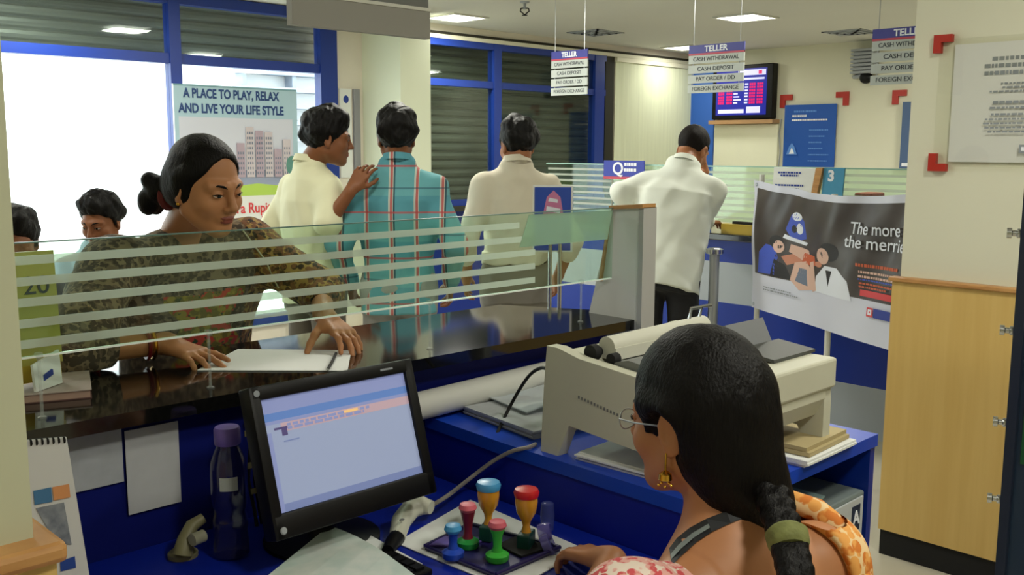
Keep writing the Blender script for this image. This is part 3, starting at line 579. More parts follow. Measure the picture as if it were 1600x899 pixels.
b = MB(); ny = mo[1]+.05; b.lathe((mo[0], ny+.04, .75), [(.115, 0), (.115, .008), (.03, .018), (.028, .03)], 28); b.build('stand_foot', BLACK, mon, smooth=True)
MB().tube([(mo[0], ny+.045, .775), (mo[0], ny+.035, .84), (mo[0], ny+.0, .92)], .024, 12).build('stand_neck', BLACK, mon, smooth=True)

# printer
pr_ = root('printer', (1.75, 1.2, .88), 'large beige passbook printer with a dark paper slot on the blue side table', 'printer')
px0, px1, py0, py1 = 1.475, 1.93, .985, 1.405
def side(x, th):   # shaped end cheek: legs, arch, sloping top
    prof = [(py1+.005, .88), (py1-.045, .88), (py1-.075, .952), (py0+.06, .930), (py0+.035, .88), (py0, .88), (py0, .99), (py0+.005, 1.055), (py0+.10, 1.078), (py1-.10, 1.098), (py1-.04, 1.112), (py1-.01, 1.112), (py1-.003, 1.03)]
    return MB().prism([(x, a, c) for a, c in prof], (th, 0, 0))
side(px0, .03).build('left_cheek', BEIGE, pr_); side(px1-.03, .03).build('right_cheek', BEIGE, pr_)
MB().prism([(px0+.03, a, c) for a, c in [(py1-.03, .955), (py0+.02, .96), (py0-.002, 1.0), (py0-.002, 1.06), (py0+.05, 1.085), (py0+.12, 1.08), (py0+.13, 1.04), (py1-.12, 1.05), (py1-.10, 1.095), (py1-.03, 1.10)]], (px1-px0-.06, 0, 0)).build('body', BEIGE, pr_)
box('front_lip', (px0+.2, py0-.008, 1.02), (px1+.005, py0+.06, 1.085), BEIGE, pr_, bev=.006)
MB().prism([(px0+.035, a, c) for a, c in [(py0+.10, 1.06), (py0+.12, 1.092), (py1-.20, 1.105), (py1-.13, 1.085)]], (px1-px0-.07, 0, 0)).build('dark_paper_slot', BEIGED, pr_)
b = MB(); b.tube([(px0+.07, py1-.115, 1.115), (px1-.04, py1-.115, 1.120)], .022, 18); b.box((px0+.07, py1-.14, 1.09), (px1-.04, py1-.09, 1.115)); b.build('platen_cover', mat('cover_cream', (206, 205, 190), .45), pr_, smooth=True)
MB().prism([(px0+.30, a, c) for a, c in [(py0+.14, 1.09), (py0+.155, 1.09), (py0+.185, 1.145), (py0+.17, 1.15)]], (.15, 0, 0)).build('rear_tray', mat('tray_grey', (120, 122, 126), .5), pr_)
MB().prism([(px0+.30, a, c) for a, c in [(py0+.05, 1.086), (py0+.05, 1.093), (py0+.14, 1.103), (py0+.14, 1.095)]], (.17, 0, 0)).build('dark_guide', mat('guide_dark', (66, 68, 66), .5), pr_)
b = MB(); b.lathe((px0+.035, py1-.10, 1.105), [(.017, 0), (.017, .018), (.010, .02), (.010, .03)], 16, axis=(1, 0, 0)); b.build('feed_roller', MATTB, pr_, smooth=True); MB().lathe((px0+.035, py1-.155, 1.10), [(.012, 0), (.012, .02)], 14, axis=(1, 0, 0)).build('feed_roller', MATTB, pr_, smooth=True)
for dx in (.36, .40): MB().tube([(px0+dx, py1-.115, 1.14), (px0+dx, py1-.12, 1.165), (px0+dx+.03, py1-.125, 1.165)], .004, 8).build('wire_bail', CHROME, pr_)
b = MB()
for k in range(14): b.box((px0-.0008, py1-.10+.0-k*.0085, 1.015-k*.0014), (px0+.001, py1-.104-k*.0085, 1.021-k*.0014))
b.build('embossed_mark', BEIGED, pr_)
# papers under the printer and stacks
def sheets(name, c, L_, W_, ang, h, m, label, group=None, z=None, n=1):
    b = MB(Matrix.Translation((c[0], c[1], 0)) @ Matrix.Rotation(ang, 4, 'Z')); r = random.Random(hash(name+str(c[0])) % 99)
    r = random.Random(int(c[0]*1000))
    for k in range(n):
        dx, dy = r.uniform(-.006, .006), r.uniform(-.006, .006); b.box((-L_/2+dx, -W_/2+dy, z+h*k/n), (L_/2+dx, W_/2+dy, z+h*(k+1)/n-.0003))
    return b.build(name, m, label=label, cat='paper', group=group)
sheets('paper_stack', (1.585, 1.19, 0), .19, .26, .05, .016, WHITE, 'white papers lying under the beige printer', z=.8805, n=4)
sheets('paper_stack', (1.71, 1.585, 0), .36, .27, -.12, .022, PAPER2, 'low stack of papers on the blue table behind the printer', z=.8805, n=5)
b = MB(Matrix.Translation((1.80, 1.63, .9035)) @ Matrix.Rotation(-.2, 4, 'Z'))
for i in range(8):
    for j in range(6):
        P = [(-.19+(i+a)*.0475, -.1+(j+c)*.033, .008+.012*math.sin((i+a)*.9)*math.cos((j+c)*.7)) for a, c in ((0, 0), (1, 0), (1, 1), (0, 1))]; b.quad(P); b.quad([(p[0], p[1], p[2]-.003) for p in P[::-1]])
bmesh.ops.remove_doubles(b.bm, verts=list(b.bm.verts), dist=.0002)
b.build('plastic_sleeve', mat('clear_plastic', (206, 214, 220), .15, alpha=.75), smooth=True, label='shiny clear plastic folder on the papers behind the printer', cat='folder')
b = MB(); b.tube([(1.40, 1.765, .918), (2.05, 1.765, .930)], .034, 20); b.build('paper_roll', mat('roll_white', (196, 196, 190), .6), smooth=True, label='long white paper roll lying against the counter behind the printer', cat='paper roll')
sheets('document_pad', (1.90, 1.045, 0), .19, .15, .05, .018, mat('manila', (176, 160, 118), .7), 'buff coloured pad on the blue table under the right end of the printer', z=.8965, n=2)
sheets('paper_stack', (1.89, 1.035, 0), .22, .16, .02, .015, WHITE, 'white papers under the buff coloured pad on the blue table', z=.8805, n=3)

# grey machine under the table
gb = root('cash_machine', (1.9, 1.1, 0), 'grey and white box under the blue side table marked with the letter A', 'machine')
box('grey_housing', (1.60, .975, 0), (2.095, 1.40, .752), mat('machine_grey', (112, 122, 120), .5), gb, bev=.006)
box('white_front', (1.62, .9715, .05), (2.082, .975, .742), mat('front_white', (190, 194, 196), .5), gb)
box('letter_plate', (2.028, .9700, .668), (2.066, .9715, .728), mat('plate_navy', (24, 40, 66), .5), gb)
textmesh('lettering', 'A', (2.047, .9698, .698), (1, 0, 0), (0, 0, 1), .046, INKW, gb, bold=.001)
box('small_mark', (2.04, .9700, .63), (2.052, .9715, .648), mat('plate_navy', (24, 40, 66)), gb)
for k, (cx, cy, an, m, lb) in enumerate(((1.76, 1.06, .3, PAPER2, 'grey sheet sticking out on the grey machine under the table'), (1.84, 1.06, .1, mat('green_tint_paper', (150, 176, 168), .5), 'pale green plastic folder on top of the grey machine'), (1.78, 1.05, -.15, WHITE, 'white sheet on top of the green folder on the grey machine'))):
    b = MB(Matrix.Translation((cx, cy, .757+k*.007)) @ Matrix.Rotation(an, 4, 'Z') @ Matrix.Rotation(.03*k, 4, 'X')); b.box((-.11, -.07, 0), (.11, .08, .004)); b.build('document_folder', m, label=lb, cat='folder')

# stamps, pads, papers, scanner
pp_ = [on(x, y, 2, .751) for x, y in ((618, 850), (735, 783), (914, 860), (800, 925))]
MB().prism([tuple(p) for p in pp_], (0, 0, .002)).build('desk_mat', WHITE, label='large white paper under the rubber stamps on the blue desk', cat='paper')
zt_ = .7535; tp = [on(x, y, 2, zt_) for x, y in ((664, 860), (735, 825), (875, 862), (775, 905))]
t = root('stamp_tray', tuple(sum(tp)/4), 'dark violet plastic stamp tray on the white paper', 'tray')
VIO = mat('dark_violet_plastic', (40, 34, 92), .3)
MB().prism([tuple(p) for p in tp], (0, 0, .006)).build('base', VIO, t)
b = MB()
for a, c in zip(tp, tp[1:]+tp[:1]): b.tube([a+np.array([0, 0, .008]), c+np.array([0, 0, .008])], .004, 8)
b.build('rim', VIO, t)
q = [tp[0]*.97+tp[2]*.03, tp[0]*.6+tp[1]*.4, tp[0]*.3+tp[1]*.35+tp[2]*.35, tp[0]*.65+tp[2]*.35]
MB().prism([tuple(p+np.array([0, 0, .007])) for p in q], (0, 0, .003)).build('ink_pad', mat('violet_pad', (110, 90, 180), .5), t)
q = [tp[1]*.05+tp[2]*.9+tp[3]*.05, tp[1]*.45+tp[2]*.5+tp[3]*.05, tp[1]*.25+tp[2]*.35+tp[3]*.2+tp[0]*.2, tp[2]*.5+tp[3]*.4+tp[0]*.1]
MB().prism([tuple(p+np.array([0, 0, .007])) for p in q], (0, 0, .004)).build('ink_pad', MATTB, t)
def stamp(x, y, ztop, kind, label, top, stem, basec, s=1.):
    p = on(x, y, 2, zt_+.007); r = root('rubber_stamp', tuple(p), label, 'stamp', 'rubber stamps on the tray'); z = p[2]
    if kind == 'round':
        MB().lathe(p, [(.019*s, 0), (.021*s, .004), (.021*s, .012), (.012*s, .018)], 20).build('stamp_base', basec, r, smooth=True)
        MB().lathe(p, [(.011*s, .016), (.0075*s, .028), (.009*s, .045*s), (.014*s, ztop-.016)], 20).build('handle', stem, r, smooth=True)
        MB().lathe(p, [(.013*s, ztop-.017), (.017*s, ztop-.010), (.014*s, ztop-.002), (.004, ztop)], 20).build('cap', top, r, smooth=True)
    else:
        MB(Matrix.Translation(tuple(p)) @ Matrix.Rotation(.5, 4, 'Z')).box((-.022, -.013, 0), (.022, .013, .030), bev=.003).build('stamp_base', basec, r)
        MB().lathe(p, [(.010, .028), (.007, .042), (.009, .052), (.019, .070), (.022, .090), (.021, ztop-.014)], 20).build('handle', stem, r, smooth=True)
        MB().lathe(p, [(.023, ztop-.017), (.025, ztop-.008), (.022, ztop-.002), (.010, ztop)], 20).build('cap', top, r, smooth=True)
AMB = mat('amber_plastic', (214, 150, 40), .25, coat=.5); SKY = mat('sky_plastic', (70, 150, 200), .3); GRN = mat('green_plastic', (30, 140, 60), .35); DGR = mat('dark_green_plastic', (14, 60, 52), .35); PNK = mat('pink_plastic', (206, 96, 110), .4); MAR = mat('maroon_plastic', (110, 24, 42), .35); SBL = mat('stamp_blue', (30, 70, 180), .35)
stamp(763, 842, .118, 'tall', 'amber stamp with a sky blue cap, tallest at the back of the tray', SKY, AMB, DGR)
stamp(822, 855, .118, 'tall', 'amber stamp with a red cap at the right of the tray', mat('cap_red', (190, 30, 34), .3), AMB, DGR)
stamp(731, 855, .088, 'round', 'maroon handled stamp with a green base', PNK, MAR, GRN, 1.05)
stamp(777, 876, .078, 'round', 'bright green stamp with a pink cap in the middle of the tray', PNK, mat('bright_green', (60, 180, 60), .35), mat('bright_green', (60, 180, 60)), 1.05)
stamp(708, 872, .066, 'round', 'short blue stamp at the left of the tray', SKY, SBL, SBL, 1.0)
p = on(857, 862, 2, zt_); b = MB(); b.lathe(p+np.array([0, 0, .012]), [(.020, -.008), (.024, -.008), (.024, .008), (.020, .008), (.012, .008), (.012, -.008)], 24, axis=(.6, -.7, .5)); b.lathe(p+np.array([.01, .02, .03]), [(.016, -.012), (.018, 0), (.016, .012)], 20, axis=(.6, -.7, .2))
b.build('tape_roll', mat('violet_clear_plastic', (110, 104, 190), .15, alpha=.6), smooth=True, label='clear violet tape rolls at the right end of the stamp tray', cat='tape')
p = on(855, 828, 2, .756); MB().lathe(p, [(.013, 0), (.015, .03), (.013, .055), (.008, .058)], 18).build('ink_bottle', mat('clear_ink_plastic', (70, 80, 150), .15, alpha=.6), smooth=True, label='small translucent bottle behind the tape roll by the stamps', cat='bottle')
# scanner
P = lambda x, y, z: on(x, y, 2, z)
sc = root('barcode_scanner', tuple(P(640, 815, .753)), 'off-white handheld scanner lying on the paper beside the monitor', 'scanner')
SCN = mat('scanner_white', (196, 196, 180), .4)
b = MB(); b.tube([P(620, 842, .768), P(627, 815, .778), P(642, 796, .785), P(660, 790, .787), P(674, 794, .785)], [.016, .020, .021, .020, .014], 18); b.build('body', SCN, sc, smooth=True)
MB().tube([P(606, 862, .766), P(613, 850, .768), P(620, 841, .768)], [.012, .015, .0165], 16).build('scan_window', BLACK, sc, smooth=True)
MB().ball(P(628, 813, .798), (.006, .004, .002)).build('trigger_button', BEIGED, sc)
def cable(pts, r, m, label, n=6):
    P_ = [np.array(p) for p in pts]; out = []
    for i in range(len(P_)-1):
        p0, p1, p2, p3 = P_[max(i-1, 0)], P_[i], P_[i+1], P_[min(i+2, len(P_)-1)]
        for k in range(n):
            t = k/n; out.append(.5*((2*p1)+(-p0+p2)*t+(2*p0-5*p1+4*p2-p3)*t*t+(-p0+3*p1-3*p2+p3)*t**3))
    out.append(P_[-1]); return MB().tube(out, r, 8).build('cable', m, smooth=True, label=label, cat='cable')
cable([P(676, 790, .785), P(700, 775, .80), on(735, 748, 0, 1.40), on(770, 722, 0, 1.43), on(800, 706, 0, 1.44), on(825, 700, 0, 1.46), (1.49, 1.44, .885)], .0045, mat('grey_cable', (130, 124, 122), .5), 'grey cable running from the scanner up to the side table')
cable([on(772, 692, 0, 1.46), on(776, 680, 0, 1.50), on(800, 630, 0, 1.58), on(825, 590, 0, 1.56), on(845, 576, 0, 1.54), on(860, 580, 0, 1.50)], .0040, MATTB, 'black cable rising from the blue table to the back of the printer')
cable([P(606, 862, .764), P(585, 880, .756), P(560, 880, .755), P(530, 862, .755)], .003, MATTB, 'black cable under the scanner on the desk')
# open book with printed pages in front
kb = root('open_document', tuple(P(540, 870, .752)), 'open printed document at the bottom edge in front of the monitor', 'document')
Q = [P(x, y, .775) for x, y in ((400, 915), (515, 822), (655, 905), (560, 990))]
MB().prism([tuple(p-np.array([0, 0, .02])) for p in Q], (0, 0, .018)).build('pages', WHITE, kb)
b = MB(); Qn = [np.array(p) for p in Q]
for i in range(10):
    for j in range(6):
        def f_(a, c): a/=10; c/=6; p = (Qn[0]*(1-a)+Qn[1]*a)*(1-c)+(Qn[3]*(1-a)+Qn[2]*a)*c; return p+np.array([0, 0, .012*math.sin(math.pi*c)])
        b.quad([f_(i, j), f_(i+1, j), f_(i+1, j+1), f_(i, j+1)])
b.build('top_sheet', mat('printed_sheet', (214, 220, 214), .7, rgb2=(190, 206, 200), vscale=20), kb, recalc=False, smooth=True)
Q2 = [P(x, y, .756) for x, y in ((540, 833), (560, 830), (660, 885), (640, 900))]; MB().prism([tuple(p) for p in Q2], (0, 0, .004)).build('under_sheet', WHITE, kb)
# keyboard dark behind document
b = MB(Matrix.Translation((.93, 1.37, .751)) @ Matrix.Rotation(0, 4, 'Z')); b.box((-.20, -.06, 0), (.16, .06, .014), bev=.004)
for i in range(14):
    for j in range(4): b.box((-.19+i*.0245, -.05+j*.026, .014), (-.19+i*.0245+.019, -.05+j*.026+.02, .019))
b.build('keyboard', BLACK, label='black keyboard under the monitor, mostly covered by the open document', cat='keyboard')
# bottle
bp_ = P(362, 868, .75); bt = root('water_bottle', tuple(bp_), 'dark clear plastic water bottle with a violet cap beside the monitor', 'bottle')
prof = [(.028, 0), (.0345, .006), (.0335, .03), (.0315, .05), (.0335, .06), (.0325, .075), (.0295, .09), (.0335, .105), (.0345, .13), (.0345, .165), (.033, .185), (.026, .205), (.0215, .215), (.0215, .222)]
MB().lathe(bp_, prof, 32).build('bottle_body', mat('bottle_plastic', (30, 32, 90), .08, alpha=.62, coat=.8), bt, smooth=True)
MB().lathe(bp_, [(.0235, .220), (.0245, .223), (.0245, .248), (.022, .253), (.006, .254)], 28).build('cap', mat('violet_cap', (112, 92, 176), .4), bt, smooth=True)
lb = MB(); a0 = math.atan2(-bp_[1], -bp_[0])
for k in range(6):
    A, B_ = a0-.5+k*.16, a0-.5+(k+1)*.16; lb.quad([(bp_[0]+.0352*math.cos(t_), bp_[1]+.0352*math.sin(t_), z_) for t_, z_ in ((A, bp_[2]+.138), (B_, bp_[2]+.138), (B_, bp_[2]+.164), (A, bp_[2]+.164))])
lb.build('label', mat('bottle_label', (178, 184, 178), .6), bt)
cb = root('monitor_cable', tuple(on(392, 820, 2, .75)), 'black cables with small tan tags hanging behind the monitor beside the bottle', 'cable')
for k in range(3):
    q_ = [on(x_, y_, 1, 1.755+.006*k) for x_, y_ in ((386+9*k, 648), (391+7*k, 700), (388+10*k, 750), (398+8*k, 800))]; q_.append(on(404+9*k, 842, 1, 1.74)); MB().tube(q_, .004, 8).build('strand', MATTB, cb, smooth=True)
for x_, y_ in ((387, 678), (392, 728), (397, 768)): c_ = on(x_, y_, 1, 1.748); MB().box(c_-np.array([.007, .001, .006]), c_+np.array([.007, .001, .006])).build('tag', mat('tan_tag', (112, 104, 72), .7), cb)
# tape dispenser
td = root('tape_dispenser', tuple(P(300, 868, .75)), 'olive coloured curved tape dispenser behind the bottle', 'tape dispenser'); OLV = mat('olive_plastic', (120, 116, 84), .5)
MB().tube([P(285, 868, .765), P(290, 845, .79), P(300, 822, .81), P(318, 810, .82)], [.019, .016, .013, .010], 16).build('curved_arm', OLV, td, smooth=True)
MB().tube([P(300, 845, .80), P(318, 838, .80)], .012, 12).build('spool', mat('pale_tape', (150, 150, 130), .5), td, smooth=True); MB().lathe(P(286, 870, .75), [(.028, 0), (.028, .008), (.018, .016)], 20).build('foot', OLV, td, smooth=True)
# papers pinned on the panel and calendar
FY = 1.7975
MB().box((.63, FY-.0015, .893), (.735, FY, 1.000)).build('pinned_paper', PAPER2, label='grey paper pinned to the blue panel beside the calendar', cat='paper')
MB().box((.740, FY-.0035, .825), (.846, FY-.002, .990)).build('pinned_paper', mat('light_grey_paper', (188, 190, 192), .8, vary=.06, vscale=20), label='tall light grey paper pinned to the blue panel behind the bottle', cat='paper')
ca = root('desk_calendar', (.58, 1.60, .75), 'spiral bound calendar with coloured squares beside the left pillar', 'calendar')
cz = [on(x, y, 1, 1.60) for x, y in ((30, 690), (104, 684), (122, 899), (40, 899))]
MB().prism([tuple(cz[0]), tuple(cz[1]), (float(cz[2][0])+.008, 1.55, .751), (float(cz[3][0]), 1.55, .751)], (0, .004, 0)).build('page', mat('calendar_paper', (200, 200, 196), .7), ca)
cfr = lambda x, y: on_plane(x, y, cz[0]+np.array([0, -.001, 0]), np.cross(np.array([1., 0, 0]), np.array([0, 1.60-1.55, float(cz[0][2])-.751])))
def pq(name, pts, m): MB().quad([tuple(cfr(*p)) for p in pts]).build(name, m, ca)
pq('blue_square', ((52, 768), (80, 762), (82, 785), (54, 790)), mat('cal_blue', (60, 110, 150), .6)); pq('orange_square', ((82, 762), (108, 757), (110, 778), (84, 783)), mat('cal_orange', (206, 140, 84), .6))
pq('picture', ((56, 795), (100, 786), (112, 852), (88, 850)), mat('cal_picture', (140, 146, 150), .6, rgb2=(90, 96, 110), vscale=40)); pq('blue_bar', ((94, 878), (117, 870), (119, 888), (95, 894)), mat('cal_bar', (20, 60, 140), .6))
b = MB()
for k in range(9): c = cz[0]*(1-k/8.5)+cz[1]*(k/8.5); b.lathe(c+np.array([0, 0, -.004]), [(.005, -.0012), (.006, 0), (.005, .0012)], 10, axis=(1, 0, 0))
b.build('spiral_binding', MATTB, ca)
MB().prism([tuple(cz[0]+np.array([0, .006, 0])), tuple(cz[1]+np.array([0, .006, 0])), (float(cz[2][0]), 1.66, .751), (float(cz[3][0]), 1.66, .751)], (0, .003, 0)).build('back_stand', MATTB, ca)

# ------------------------------------------------------------ things on the counter
bk = root('book', (.70, 1.95, CT), 'thick closed book lying at the left end of the granite counter', 'book')
BKM = Matrix.Translation((.685, 2.0, CT)) @ Matrix.Rotation(-.35, 4, 'Z') @ Matrix.Scale(.68, 4)
MB(BKM).box((-.10, -.13, .003), (.10, .12, .024)).build('pages', mat('page_edge', (170, 140, 126), .8, vary=.1, vscale=200, stretch=(.1, .1, 8)), bk)
MB(BKM).box((-.104, -.134, .0), (.104, .124, .003)).build('lower_cover', mat('book_cover_dark', (84, 54, 50), .6), bk); MB(BKM).box((-.104, -.134, .024), (.104, .124, .027)).build('upper_cover', mat('book_cover', (172, 158, 150), .6), bk)
le = root('leaning_leaflet', (.69, 1.9, CT+.028), 'white leaflet with a small blue mark standing on the book', 'leaflet')
LQ = [on(x, y, 1, 1.93) for x, y in ((48, 603), (92, 570), (90, 548), (50, 585))]
LQ = [np.array([.632, 1.93, 1.060]), np.array([.697, 1.975, 1.060]), np.array([.697, 1.985, 1.125]), np.array([.632, 1.94, 1.110])]
MB().prism([tuple(p) for p in LQ], (-.003, .004, 0)).build('sheet', WHITE, le)
decal('print', LQ[0], (LQ[1]-LQ[0])/np.linalg.norm(LQ[1]-LQ[0]), (LQ[3]-LQ[0])/np.linalg.norm(LQ[3]-LQ[0]), [(INKB, [(.025, .015), (.055, .022), (.055, .035), (.025, .027)])], le)
ye = root('display_card', (.66, 1.99, CT), 'yellow green display card with a printed 20 at the left end of the counter', 'card')
MB().prism([(.60, 1.99, 1.10), (.705, 1.99, 1.10), (.700, 1.99, 1.322), (.60, 1.99, 1.322)], (0, .006, 0)).build('card', mat('card_yellow', (170, 160, 84), .4, rgb2=(196, 180, 90), vscale=4), ye)
textmesh('lettering', '20', (.664, 1.9885, 1.255), (1, 0, 0), (0, 0, 1), .05, INK, ye); MB().box((.61, 1.985, 1.067), (.70, 2.0, 1.10)).build('foot', YELL, ye)
pq_ = [on(x, y, 2, CT+.001) for x, y in ((308, 580), (372, 547), (549, 549), (543, 581))]
MB().prism([tuple(p) for p in pq_], (0, 0, .0015)).build('form', WHITE, label='white form lying on the granite counter under the customer\'s hands', cat='paper')
pn = root('pen', tuple(on(522, 565, 2, CT+.004)), 'thin dark pen lying across the white form', 'pen')
MB().tube([on(512, 578, 2, CT+.008), on(519, 566, 2, CT+.008), on(525, 553, 2, CT+.008)], .0035, 8).build('barrel', MATTB, pn); MB().tube([on(511, 580, 2, CT+.008), on(512, 578, 2, CT+.008)], [.001, .003], 8).build('tip', CHROME, pn)
# ------------------------------------------------------------ people: smooth volumes turned into one surface
class Vol:
    def __init__(s, lo, hi, h):
        s.h = h; s.lo = np.array(lo, float)-3*h; s.n = np.ceil((np.array(hi, float)+3*h-s.lo)/h).astype(int)+1
        s.A = np.full(s.n, 1., np.float32)
    def grid(s, lo, hi):
        i0 = np.clip(np.floor((np.array(lo)-s.lo)/s.h).astype(int), 0, s.n-1); i1 = np.clip(np.ceil((np.array(hi)-s.lo)/s.h).astype(int)+1, 0, s.n)
        if np.any(i1 <= i0): return None
        sl = tuple(slice(a, b) for a, b in zip(i0, i1))
        ax = [(s.lo[k]+s.h*np.arange(i0[k], i1[k])).astype(np.float32) for k in range(3)]
        return sl, ax[0][:, None, None], ax[1][None, :, None], ax[2][None, None, :]
    def put(s, sl, d, k, op):
        a = s.A[sl]; k = max(k, 1e-5)
        if op > 0: h = np.maximum(k-np.abs(a-d), 0)/k; s.A[sl] = np.minimum(a, d)-h*h*k/4
        elif op < 0: h = np.maximum(k-np.abs(a+d), 0)/k; s.A[sl] = np.maximum(a, -d)+h*h*k/4
        else: s.A[sl] = np.maximum(a, d)
    def cap(s, a, b, ra, rb, k=.01, op=1):
        a, b = np.array(a, float), np.array(b, float); m = max(ra, rb)+k+2*s.h
        g = s.grid(np.minimum(a, b)-m, np.maximum(a, b)+m)
        if g is None: return
        sl, X, Y, Z = g; v = b-a; L = max(v@v, 1e-9)
        t = np.clip(((X-a[0])*v[0]+(Y-a[1])*v[1]+(Z-a[2])*v[2])/L, 0, 1)
        d = np.sqrt((X-a[0]-t*v[0])**2+(Y-a[1]-t*v[1])**2+(Z-a[2]-t*v[2])**2)-(ra+(rb-ra)*t); s.put(sl, d, k, op)
    def ell(s, c, r, R=None, k=.01, op=1):
        c = np.array(c, float); r = np.array(r if hasattr(r, '__len__') else [r]*3, float); R = np.eye(3) if R is None else R; m = r.max()+k+2*s.h
        g = s.grid(c-m, c+m)
        if g is None: return
        sl, X, Y, Z = g; q = [((X-c[0])*R[0, i]+(Y-c[1])*R[1, i]+(Z-c[2])*R[2, i]) for i in range(3)]
        k0 = np.sqrt(sum((q[i]/r[i])**2 for i in range(3))); k1 = np.sqrt(sum((q[i]/r[i]**2)**2 for i in range(3)))+1e-9
        s.put(sl, k0*(k0-1)/k1, k, op)
    def loft(s, c, R, zs, ws, ds, k=.01, op=1, n=2.4, ys=None):
        c = np.array(c, float); m = max(max(abs(z) for z in zs), max(ws), max(ds))+k+.05
        g = s.grid(c-m, c+m)
        if g is None: return
        sl, X, Y, Z = g; q = [((X-c[0])*R[0, i]+(Y-c[1])*R[1, i]+(Z-c[2])*R[2, i]) for i in range(3)]
        zz = q[2]; w = np.interp(zz, zs, ws).astype(np.float32); dd = np.interp(zz, zs, ds).astype(np.float32)
        if ys is not None: q[1] = q[1]-np.interp(zz, zs, ys)
        rr = ((np.abs(q[0])/w)**n+(np.abs(q[1])/dd)**n)**(1/n); d = (rr-1)*np.minimum(w, dd)
        mid = (zs[0]+zs[-1])/2; d = np.maximum(d, np.abs(zz-mid)-(zs[-1]-zs[0])/2); s.put(sl, d.astype(np.float32), k, op)
    def half(s, p, n, k=.004):      # keep the side n points to
        p, n = np.array(p, float), np.array(n, float)/np.linalg.norm(n); g = s.grid(s.lo, s.lo+s.h*s.n); sl, X, Y, Z = g
        d = (X-p[0])*n[0]+(Y-p[1])*n[1]+(Z-p[2])*n[2]; s.put(sl, d.astype(np.float32), k, -1)
    def wrinkle(s, amp, f, seed=0):
        r = np.random.RandomState(seed); g = s.grid(s.lo, s.lo+s.h*s.n); sl, X, Y, Z = g
        w = 0
        for i in range(5):
            a = r.randn(3); a /= np.linalg.norm(a); ff = f*(1+.45*i); w = w+np.sin((X*a[0]+Y*a[1]+Z*a[2]*.6)*ff+r.rand()*6.28+1.3*np.sin((X*a[1]-Y*a[2]+Z*a[0])*ff*.6))/(1+.5*i)
        s.A += (amp*w*.5).astype(np.float32)
    def mesh(s, name, mats, parent=None, region=None, **kw):
        A = s.A; B = A < 0; n = A.shape
        c = [B[i:n[0]-1+i, j:n[1]-1+j, k:n[2]-1+k] for i in (0, 1) for j in (0, 1) for k in (0, 1)]
        al = np.logical_and.reduce(c); an = np.logical_or.reduce(c); act = an & ~al; idx = np.argwhere(act)
        co = np.array([(i, j, k) for i in (0, 1) for j in (0, 1) for k in (0, 1)]); val = np.stack([A[idx[:, 0]+o[0], idx[:, 1]+o[1], idx[:, 2]+o[2]] for o in co], 1)
        P = np.zeros((len(idx), 3)); W_ = np.zeros(len(idx))
        for e in range(8):
            for f in range(e+1, 8):
                if np.abs(co[e]-co[f]).sum() != 1: continue
                a, b = val[:, e], val[:, f]; m = (a < 0) != (b < 0); t = np.where(m, a/(a-b+1e-12), 0)[:, None]
                P += np.where(m[:, None], co[e]+(co[f]-co[e])*t, 0); W_ += m
        P = (P/W_[:, None]+idx)*s.h+s.lo
        vid = np.full(act.shape, -1, np.int64); vid[tuple(idx.T)] = np.arange(len(idx)); Q = []
        for ax in range(3):
            o = [0, 0, 0]; o[ax] = 1; s0 = tuple(slice(0, n[i]-o[i]) for i in range(3)); s1 = tuple(slice(o[i], n[i]) for i in range(3))
            cr = B[s0] != B[s1]; e = np.argwhere(cr); fl = B[s0][tuple(e.T)]; b, c_ = [(1, 2), (2, 0), (0, 1)][ax]
            ok = (e[:, b] > 0) & (e[:, c_] > 0) & (e[:, b] < n[b]-1) & (e[:, c_] < n[c_]-1); e, fl = e[ok], fl[ok]
            def g(db, dc): q = e.copy(); q[:, b] -= db; q[:, c_] -= dc; return vid[tuple(q.T)]
            q = np.stack([g(0, 0), g(1, 0), g(1, 1), g(0, 1)], 1); q[~fl] = q[~fl][:, ::-1]; Q.append(q)
        Q = np.concatenate(Q); Q = Q[(Q >= 0).all(1)]
        me = bpy.data.meshes.new(name); me.vertices.add(len(P)); me.vertices.foreach_set('co', P.astype(np.float32).ravel())
        me.loops.add(len(Q)*4); me.loops.foreach_set('vertex_index', Q.ravel().astype(np.int32)); me.polygons.add(len(Q)); me.polygons.foreach_set('loop_start', np.arange(len(Q), dtype=np.int32)*4)
        me.polygons.foreach_set('loop_total', np.full(len(Q), 4, np.int32)); me.polygons.foreach_set('use_smooth', np.ones(len(Q), bool))
        for m in (mats if isinstance(mats, (list, tuple)) else [mats]): me.materials.append(m)
        if region is not None: me.polygons.foreach_set('material_index', region(P[Q].mean(1)).astype(np.int32))
        me.update(calc_edges=True); me.validate(); return setp(link(name, me, parent, kw.pop('origin', None)), **kw)
    def clip_free(s): s.A = None
def frame(fwd, up=(0, 0, 1)):          # columns: person's right, forward, up
    f = np.array(fwd, float); f /= np.linalg.norm(f); r = np.cross(f, up); r /= np.linalg.norm(r); return np.stack([r, f, np.cross(r, f)], 1)
def hframe(yaw, pitch=0, roll=0):      # degrees; pitch down positive, roll towards own right
    y, p, q = map(math.radians, (yaw, pitch, roll)); R = frame((math.cos(y)*math.cos(p), math.sin(y)*math.cos(p), -math.sin(p)))
    c, s_ = math.cos(q), math.sin(q); return np.stack([R[:, 0]*c-R[:, 2]*s_, R[:, 1], R[:, 0]*s_+R[:, 2]*c], 1)
